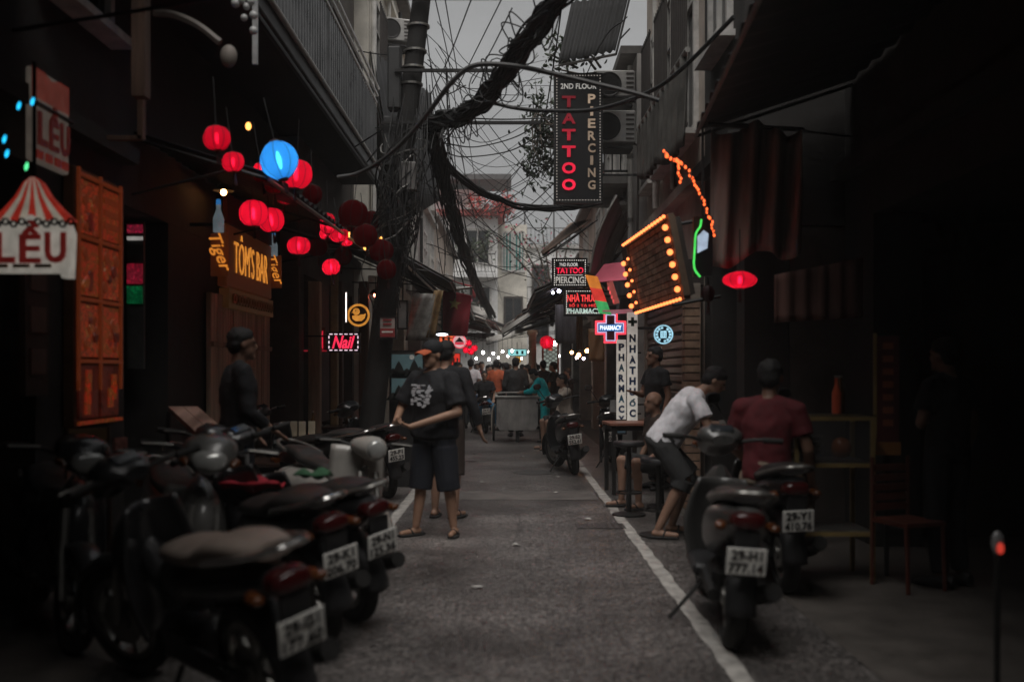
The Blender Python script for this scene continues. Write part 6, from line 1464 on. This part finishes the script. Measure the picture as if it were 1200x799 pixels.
person('person in black standing in the dark at the right edge', (2.95, 6.7, .01), 120, 1.66, dict(el=(.02, .25, 1.12), wl=(.1, .1, 1.15)), BLKT, BLKT, SKINSHADE, .6, 'long', 'shoe', None, vox=.013)
person('woman in turquoise tracksuit bending over the handcart', (.74, 20.35, .01), 168, 1.62, dict(pelvis=(0, 0, .92), neck=(.16, 0, 1.34), head=(.26, 0, 1.44), hp=35, sl=(.13, .17, 1.30), sr=(.13, -.17, 1.30), el=(.28, .22, 1.08), wl=(.46, .16, 1.06), er=(.28, -.22, 1.08), wr=(.46, -.14, 1.08), hl=(0, .09, .89), hr=(0, -.09, .89)), TEAL, TEAL, SKIN, 1.9, 'long', 'shoe', None, vox=.012, jacket_hem=.06)
o = MB().lathe([(.15, 0), (.165, 0), (.165, .05), (.15, .05), (.15, 0)], 18).build('waistband', cloth_mat('pale_band', (.5, .5, .5)), bpy.data.objects['person.008'] if 'person.008' in bpy.data.objects else None, True, loc=(0, 0, .93))
person('man in black suit standing with his back turned behind the handcart', (.14, 22.0, .01), 92, 1.74, None, DGRY, DGRY, SKIN, 1.9, 'long', 'shoe', None, vox=.013, jacket_hem=.1, fat=1.1)
person('boy in pale shirt sitting and reaching out beside the parked scooter', (.98, 17.0, .01), 195, 1.6, dict(SIT, el=(.28, .22, 1.04), wl=(.5, .25, 1.0)), CRM, DGRY, SKIN, 1.8, 'short', 'sandal', None, vox=.013)
person('woman in black sitting on the motorbike in the crowd with blue bag', (-.60, 23.4, .05), 100+180, 1.62, dict(SIT, al=(.30, .2, .12), ar=(.30, -.2, .12)), BLKT, BLU, SKIN, .6, 'long', 'shoe', None, vox=.014, longhair=True)
# the far crowd, each with own clothes
rn = random.Random(2024)
crowd = [(-.98, 25, 'white', 1.74, 80, 'man in white shirt with his back turned, left of the seated woman in black'), (-.33, 24.2, 'orange', 1.72, 60, 'person in orange top right behind the seated woman in black'), (-.08, 25.5, 'black', 1.66, 100, 'person in black top between the orange top and the black suit'),
         (.45, 24.4, 'cream', 1.6, 200, 'person in cream top behind the turquoise tracksuit'), (.85, 25, 'brown', 1.7, 120, 'person in brown top in front of the lattice window'), (1.3, 22, 'brown', 1.5, 190, 'short person in brown top behind the reaching boy'), (1.05, 23.4, 'black', 1.66, 150, 'person in black top beside the tan column'),
         (-.75, 27, 'red', 1.7, 270, 'person in red top facing the viewer behind the white shirted man'), (-1.4, 28, 'red', 1.66, 90, 'person in red top under the pale green awning'), (.15, 28, 'red', 1.68, 80, 'person in red top beyond the black suit'), (.72, 28.6, 'white', 1.7, 100, 'person in white top beyond the tan column'), (-.3, 29.5, 'dark_grey', 1.72, 90, 'person in long sleeved dark grey top deep in the crowd'),
         (-1.0, 31, 'cream', 1.7, 270, 'person in cream top facing the viewer deep in the crowd'), (.4, 31.5, 'blue', 1.66, 90, 'person in blue top deep in the crowd'), (1.2, 30, 'black', 1.7, 180, 'person in black top by the far grey house'), (-.5, 34, 'red', 1.7, 90, 'person in red top under the white globe lamps'), (.0, 35, 'cream', 1.7, 270, 'person in cream top under the white globe lamps'),
         (.7, 34.5, 'black', 1.72, 90, 'person in black top under the turquoise sign'), (-1.2, 35.5, 'white', 1.7, 90, 'person in white top beside the far tan house'), (-.2, 38, 'navy', 1.7, 90, 'person in navy top at the far end of the crowd'), (.5, 38.5, 'orange', 1.68, 270, 'person in orange top at the far end of the crowd'), (-.8, 39, 'brown', 1.7, 90, 'person in brown top at the far end of the crowd'),
         (-1.25, 23.6, 'brown', 1.66, 20, 'person in brown top at the roof post beside the white shirted man'), (-.55, 26, 'white', 1.6, 300, 'smaller person in white top between the red tops'), (.62, 26.4, 'red', 1.7, 240, 'person in red top facing the viewer behind the cream top'), (1.15, 26.8, 'white', 1.64, 200, 'person in white top leaning near the lattice window'), (-.2, 32.5, 'white', 1.72, 80, 'person in white top in the middle of the far crowd'), (.9, 32, 'orange', 1.66, 120, 'person in orange top by the far right shop'), (-.62, 36.5, 'blue', 1.7, 90, 'person in blue top near the far left shop'), (.25, 41, 'white', 1.7, 90, 'person in white top walking off at the very end')]
look = {'white': WHT, 'orange': ORNG, 'black': BLKT, 'brown': BRN, 'red': REDT, 'cream': CRM, 'dark_grey': DGRY, 'navy': NAVY, 'blue': BLU}
first = {}
for (x, y, cl, H, hd, lab) in crowd:
    if cl in first:
        r = copy_tree(first[cl]); r.location = (x, y, .01); r.rotation_euler = (0, 0, R(hd)); k = H/1.7; r.scale = (k, k, k)
    else:
        a = rn.uniform(-.1, .15)
        r = first[cl] = person(lab, (x, y, .01), hd, H, dict(hy=rn.uniform(-30, 30), el=(a, .26, 1.12), wl=(.15+a, .2, .98), kr=(.08, -.1, .5)), look[cl], DGRY if cl not in ('black', 'navy') else BRN, SKIN, .6 if cl != 'dark_grey' else 1.8, 'long', 'shoe', None, vox=.02)
    r['group'] = 'people in the far crowd'; r['label'] = lab
# ------------------------------------------------------------------ tables, stools, boards, food cabinet
def stool(label, x, y, h, r=.16, mat=DARKP, group=None):
    s = thing('stool', label, 'stool', (x, y, .008), group=group)
    MB().lathe([(0, h-.05), (r*.9, h-.05), (r, h-.035), (r, h-.01), (r*.95, h), (0, h)], 24).build('seat', mat, s, 40)
    MB().tube([(0, 0, .02), (0, 0, h-.05)], [.028, .024], 10).build('stem', IRON, s, True)
    MB().lathe([(0, 0), (r*1.05, 0), (r*1.05, .015), (.05, .035), (0, .035)], 24).build('base', IRON, s, 40)
    MB().lathe([(r*.72, .22), (r*.72+.016, .22), (r*.72+.016, .236), (r*.72, .236), (r*.72, .22)], 22).build('foot_ring', IRON, s)
    for k in range(3): MB().tube([(0, 0, .228), (r*.74*math.cos(k*2.1), r*.74*math.sin(k*2.1), .228)], .007, 5).build('ring_spoke', IRON, s)
    return s
def table(label, x, y, w, d, h, top=WOODT, rz=0, group=None, round_=False):
    s = thing('table', label, 'table', (x, y, .008), R(rz), group)
    if round_:
        MB().lathe([(0, h-.035), (w/2, h-.035), (w/2, h), (0, h)], 28).build('table_top', top, s)
        MB().tube([(0, 0, 0), (0, 0, h-.035)], .03, 10).build('stem', IRON, s); MB().lathe([(0, 0), (w*.36, 0), (.05, .04), (0, .04)], 22).build('base', IRON, s)
    else:
        n = 4
        for k in range(n): MB().box((0, -d/2+d*(k+.5)/n, h-.017), (w, d/n-.006, .034), None, .004).build('plank', top, s)
        for sx in (-1, 1):
            for sy in (-1, 1): MB().box((sx*(w/2-.05), sy*(d/2-.05), (h-.035)/2), (.045, .045, h-.035)).build('leg', IRON, s)
        BOX('apron', (0, 0, h-.07), (w-.1, d-.1, .05), IRON, s)
    return s
def glassware(kind, label, x, y, z, group, mat=None):
    s = thing('drinking_glass' if kind == 'glass' else 'bottle', label, kind, (x, y, z), group=group)
    if kind == 'glass': MB().lathe([(.028, 0), (.036, .11), (.033, .11), (.026, .006), (0, .006)], 14).build('tumbler', MGLASS('clear_glass', (.5, .5, .48), .5), s, True); MB().lathe([(0, .008), (.026, .008), (.031, .08), (0, .08)], 12).build('beer', M('beer', (.45, .25, .06), .2), s, True)
    else: MB().lathe([(0, 0), (.032, 0), (.032, .14), (.012, .2), (.012, .25), (0, .25)], 14).build('bottle_body', mat or M('bottle_brown', (.08, .04, .015), .12), s, True); MB().lathe([(0, .25), (.015, .25), (.015, .265), (0, .265)], 10).build('cap', STEEL, s)
    return s
# right: high table for the leaning man, stools
table('high round bar table under the leaning man elbows', 2.05, 8.7, .62, .62, .90, WOODT, 0, round_=True)
for k, (dx, dy) in enumerate(((-.1, -.05), (.08, .05), (.0, .14), (.14, -.12), (-.16, .12))): glassware('glass', 'beer glass standing on the high round table', 2.05+dx, 8.7+dy, .909, 'glasses on the high round table')
stool('tall dark pedestal stool standing just outside the white line', 1.20, 10.0, .74)
stool('dark stool under the man in the red shirt', 1.60, 6.73, .62, .17)
stool('low dark stool under the close cropped man', 1.62, 10.6, .38, .15)
stool('tall dark stool under the leaning man in white', 1.31, 8.75, .68, .16)
stool('stool under the reaching boy', .98, 17.0, .58, .15)
table('red-brown slatted table in front of the pharmacy boards', 1.55, 11.9, .8, .6, .84, M('table_red', (.28, .12, .08), .4), 4)
table('long low slatted table beside the black scooter at the pharmacy', 1.75, 15.4, .7, .9, .72, WOODT)
o = MB().lathe([(0, 0), (.07, 0), (.07, .2), (.06, .24), (.062, .28), (0, .28)], 16).build('water_jug', M('jug_pale', (.35, .35, .34), .4), None, True, loc=(1.6, 15.2, .73)); tag(o, 'pale plastic jug on the long low table', 'jug')
# left: bar tables
for (x, y, w, d, h, rz, lb) in ((-2.35, 11.3, .7, .6, .72, 0, 'dark slatted bar table nearest the folded menus'), (-1.95, 12.9, .9, .6, .74, 5, 'dark bar table under the nail sign with red reflections'), (-2.3, 14.6, .8, .7, .72, 0, 'dark bar table deep in the salon front'), (-2.3, 9.2, .8, .7, .62, 0, 'low dark table in front of the timber boarding')):
    table(lb, x, y, w, d, h, M('bar_table', (.035, .022, .018), .22, 0, .3, 5), rz)
for k in range(4):
    s = thing('folded_menu', 'pale folded menu card standing on the bar table', 'menu', (-2.52+.10*k, 11.15+.03*(k % 2), .729), R(10), 'menu cards on the bar table')
    for sy in (-1, 1): MB().box((0, sy*.03, .08), (.075, .006, .17), Matrix.Rotation(sy*R(18), 3, 'X')).build('leaf', M('menu_card', (.36, .31, .22), .7), s)
for (x, y) in ((-1.9, 12.8), (-2.1, 13.0), (-2.25, 11.4)): glassware('bottle', 'brown beer bottle on a dark bar table', x, y, .75 if y > 12 else .73, 'bottles on the bar tables')
# slanting plank counter (left) with framed light box below
s = thing('plank_counter', 'slanting two plank counter top jutting out before the timber boarding', 'counter', (-2.2, 7.2, .0))
A, B, Cc, D = P(197, 476, 7.9), P(232, 476, 7.9), P(287, 523, 6.6), P(250, 525, 6.6)
for k in range(2):
    a, b_, c, d = A.lerp(B, k*.5), A.lerp(B, k*.5+.48), D.lerp(Cc, k*.5+.48), D.lerp(Cc, k*.5)
    pts = [p-Vector((-2.2, 7.2, 0)) for p in (a, b_, c, d)]
    MB().add(pts+[p-Vector((0, 0, .035)) for p in pts], [(0, 1, 2, 3), (7, 6, 5, 4), (0, 4, 5, 1), (1, 5, 6, 2), (2, 6, 7, 3), (3, 7, 4, 0)]).build('plank', MW('counter_plank', (.30, .19, .15), .5, .5, 8, 1.2, 8), s)
for p in (A, B, Cc, D): MB().tube([Vector((p.x, p.y, p.z-.04))-Vector((-2.2, 7.2, 0)), Vector((p.x, p.y, .01))-Vector((-2.2, 7.2, 0))], .02, 6).build('leg', IRON, s)
c = P(274, 561, 6.3); s = thing('menu_stand', 'white framed menu stand below the slanting counter', 'stand', (c.x, 6.3, 0))
for (x, z, w, h) in ((-.083, c.z, .016, .32), (.083, c.z, .016, .32), (0, c.z+.155, .15, .016)): BOX('frame_bar', (x, 0, z), (w, .03, h), M('frame_white', (.42, .42, .42), .5), s)
BOX('panel', (0, .012, c.z), (.15, .01, .3), M('menu_dark', (.05, .025, .02), .4), s); BOX('foot', (-.06, -.02, c.z-.17), (.12, .05, .02), M('foot_orange2', (.5, .13, .05), .5), s); BOX('leg', (0, .02, (c.z-.17)/2), (.03, .03, c.z-.17), IRON, s)
# wooden menu easel in front of the poster panel
c = P(103, 520, 6.2); s = thing('menu_easel', 'small wooden menu easel with patterned lower board under the orange panel', 'easel', (c.x, 6.2, 0), R(25))
BOX('upper_board', (0, 0, c.z+.06), (.22, .02, .075), M('easel_tan', (.34, .21, .10), .6), s); BOX('lower_board', (0, 0, c.z-.035), (.22, .022, .085), M('easel_pink', (.40, .16, .13), .6, 0, .6, 30), s)
for x in (-.12, .12): MB().tube([(x, .02, c.z+.1), (x*1.15, -.05, .01)], .01, 6).build('leg', WOODD, s); MB().tube([(x, .03, c.z+.1), (x*1.1, .3, .01)], .01, 6).build('leg', WOODD, s)
BOX('wing_board', (.19, .05, c.z-.03), (.1, .02, .12), MATS['easel_pink'], s, rot=Matrix.Rotation(R(40), 3, 'Z'))
# red cloth on the seat row
o = MB().grid(lambda u, v: Vector((.34*u, .18*v, .03*math.sin(u*9)*math.sin(v*5)+.02*math.cos(v*6))), 16, 8).build('red_cloth', cloth_mat('bright_red', (.5, .03, .05)), None, True, .01, (-1.66, 5.68, .79)); tag(o, 'bright red cloth laid over a motorbike saddle', 'cloth')
o = MB().grid(lambda u, v: Vector((.2*u, .14*v, .03*math.sin(u*7)*math.sin(v*5))), 12, 8).build('green_cloth', cloth_mat('green', (.05, .14, .07)), None, True, .01, (-1.22, 5.62, .865)); tag(o, 'small green cloth beside the bright red cloth', 'cloth')
# right: yellow framed glass cabinet with bottles
YEL = M('yellow_metal', (.38, .27, .11), .4, .3, .3, 6)
s = thing('food_cabinet', 'glass food cabinet with yellow metal frame on legs', 'cabinet', (2.22, 7.0, .008))
for (x, y) in ((-.26, -.2), (.26, -.2), (-.26, .2), (.26, .2)): BOX('post', (x, y, .56), (.028, .028, 1.12), YEL, s)
for z in (1.12, .80, .33):
    for y in (-.2, .2): BOX('rail', (0, y, z), (.5, .026, .026), YEL, s)
    for x in (-.26, .26): BOX('rail', (x, 0, z), (.026, .38, .026), YEL, s)
for z in (.80, .33): BOX('shelf', (0, 0, z+.02), (.5, .38, .012), STEEL, s)
BOX('pane', (0, -.215, .96), (.48, .006, .28), MGLASS('cabinet_glass', (.08, .08, .08), .7), s); BOX('top', (0, 0, 1.14), (.56, .44, .012), MATS['cabinet_glass'], s)
for k in range(3): o = MB().lathe([(0, 0), (.07, 0), (.13, .045), (.135, .05), (.0, .05)], 22).build('metal_dish', STEEL, None, True, loc=(2.05, 6.95, .842+.055*k)); tag(o, 'shiny metal dish stacked inside the glass cabinet', 'dish', 'dishes stacked in the glass cabinet')
glassware('bottle', 'reddish sauce bottle glowing on top of the glass cabinet', 2.30, 7.0, 1.155, None, M('sauce_red', (.42, .07, .03), .15)); glassware('bottle', 'brown bottle at the back of the glass cabinet top', 2.36, 7.1, 1.155, None)
o = MB().ell((0, 0, 0), (.07, .06, .075)).build('orange_jar', M('jar_orange', (.40, .12, .04), .2), None, True, loc=(2.3, 6.9, .92)); tag(o, 'orange jar on the shelf of the glass cabinet', 'jar')
# menu banner with red lower half
s = thing('menu_banner', 'tall red menu banner in a yellow frame leaning in the dark shop', 'menu', (2.66, 7.0, .008), R(-12))
BOX('panel', (0, 0, 1.32), (.15, .02, .74), M('banner_maroon', (.10, .02, .02), .6), s); BOX('frame', (-.085, 0, 1.3), (.02, .03, .82), YEL, s); BOX('foot_band', (0, 0, .90), (.17, .03, .09), M('banner_orange', (.34, .15, .05), .6), s)
for k in range(7): BOX('print_mark', (0, -.014, 1.62-.09*k), (.07, .006, .045), M('banner_print', (.34, .10, .05), .6), s)
BOX('leg', (0, .05, .6), (.03, .03, 1.2), IRON, s)
s = thing('chair', 'slatted plastic chair tipped up under the menu banner', 'chair', (2.60, 6.8, .01), R(200))
for k in range(5): MB().box((0, 0, .52+.066*k), (.3-.01*k, .02, .05), None, .006).build('back_slat', M('chair_red', (.10, .03, .02), .5), s)
for x in (-.15, .15): MB().tube([(x, 0, .0), (x, 0, .86)], .014, 6).build('back_leg', MATS['chair_red'], s); MB().tube([(x, .34, 0), (x, .32, .44)], .014, 6).build('front_leg', MATS['chair_red'], s)
BOX('seat', (0, .17, .44), (.32, .34, .03), MATS['chair_red'], s)
# ------------------------------------------------------------------ thin haze volume added to lift the dark tones
hz = MB().box((0, 0, 7.2), (640, 640, 16.6)).build('haze', None)
tag(hz, kind='stuff')
hm = bpy.data.materials.new('haze_air'); hm.use_nodes = True
hn, hl = hm.node_tree.nodes, hm.node_tree.links
hn.remove(hn['Principled BSDF'])
pv = hn.new('ShaderNodeVolumePrincipled'); pv.inputs['Density'].default_value = .0019
pv.inputs['Color'].default_value = (.95, .94, .93, 1); pv.inputs['Anisotropy'].default_value = 0
hl.new(pv.outputs[0], hn['Material Output'].inputs['Volume'])
hz.data.materials.append(hm)
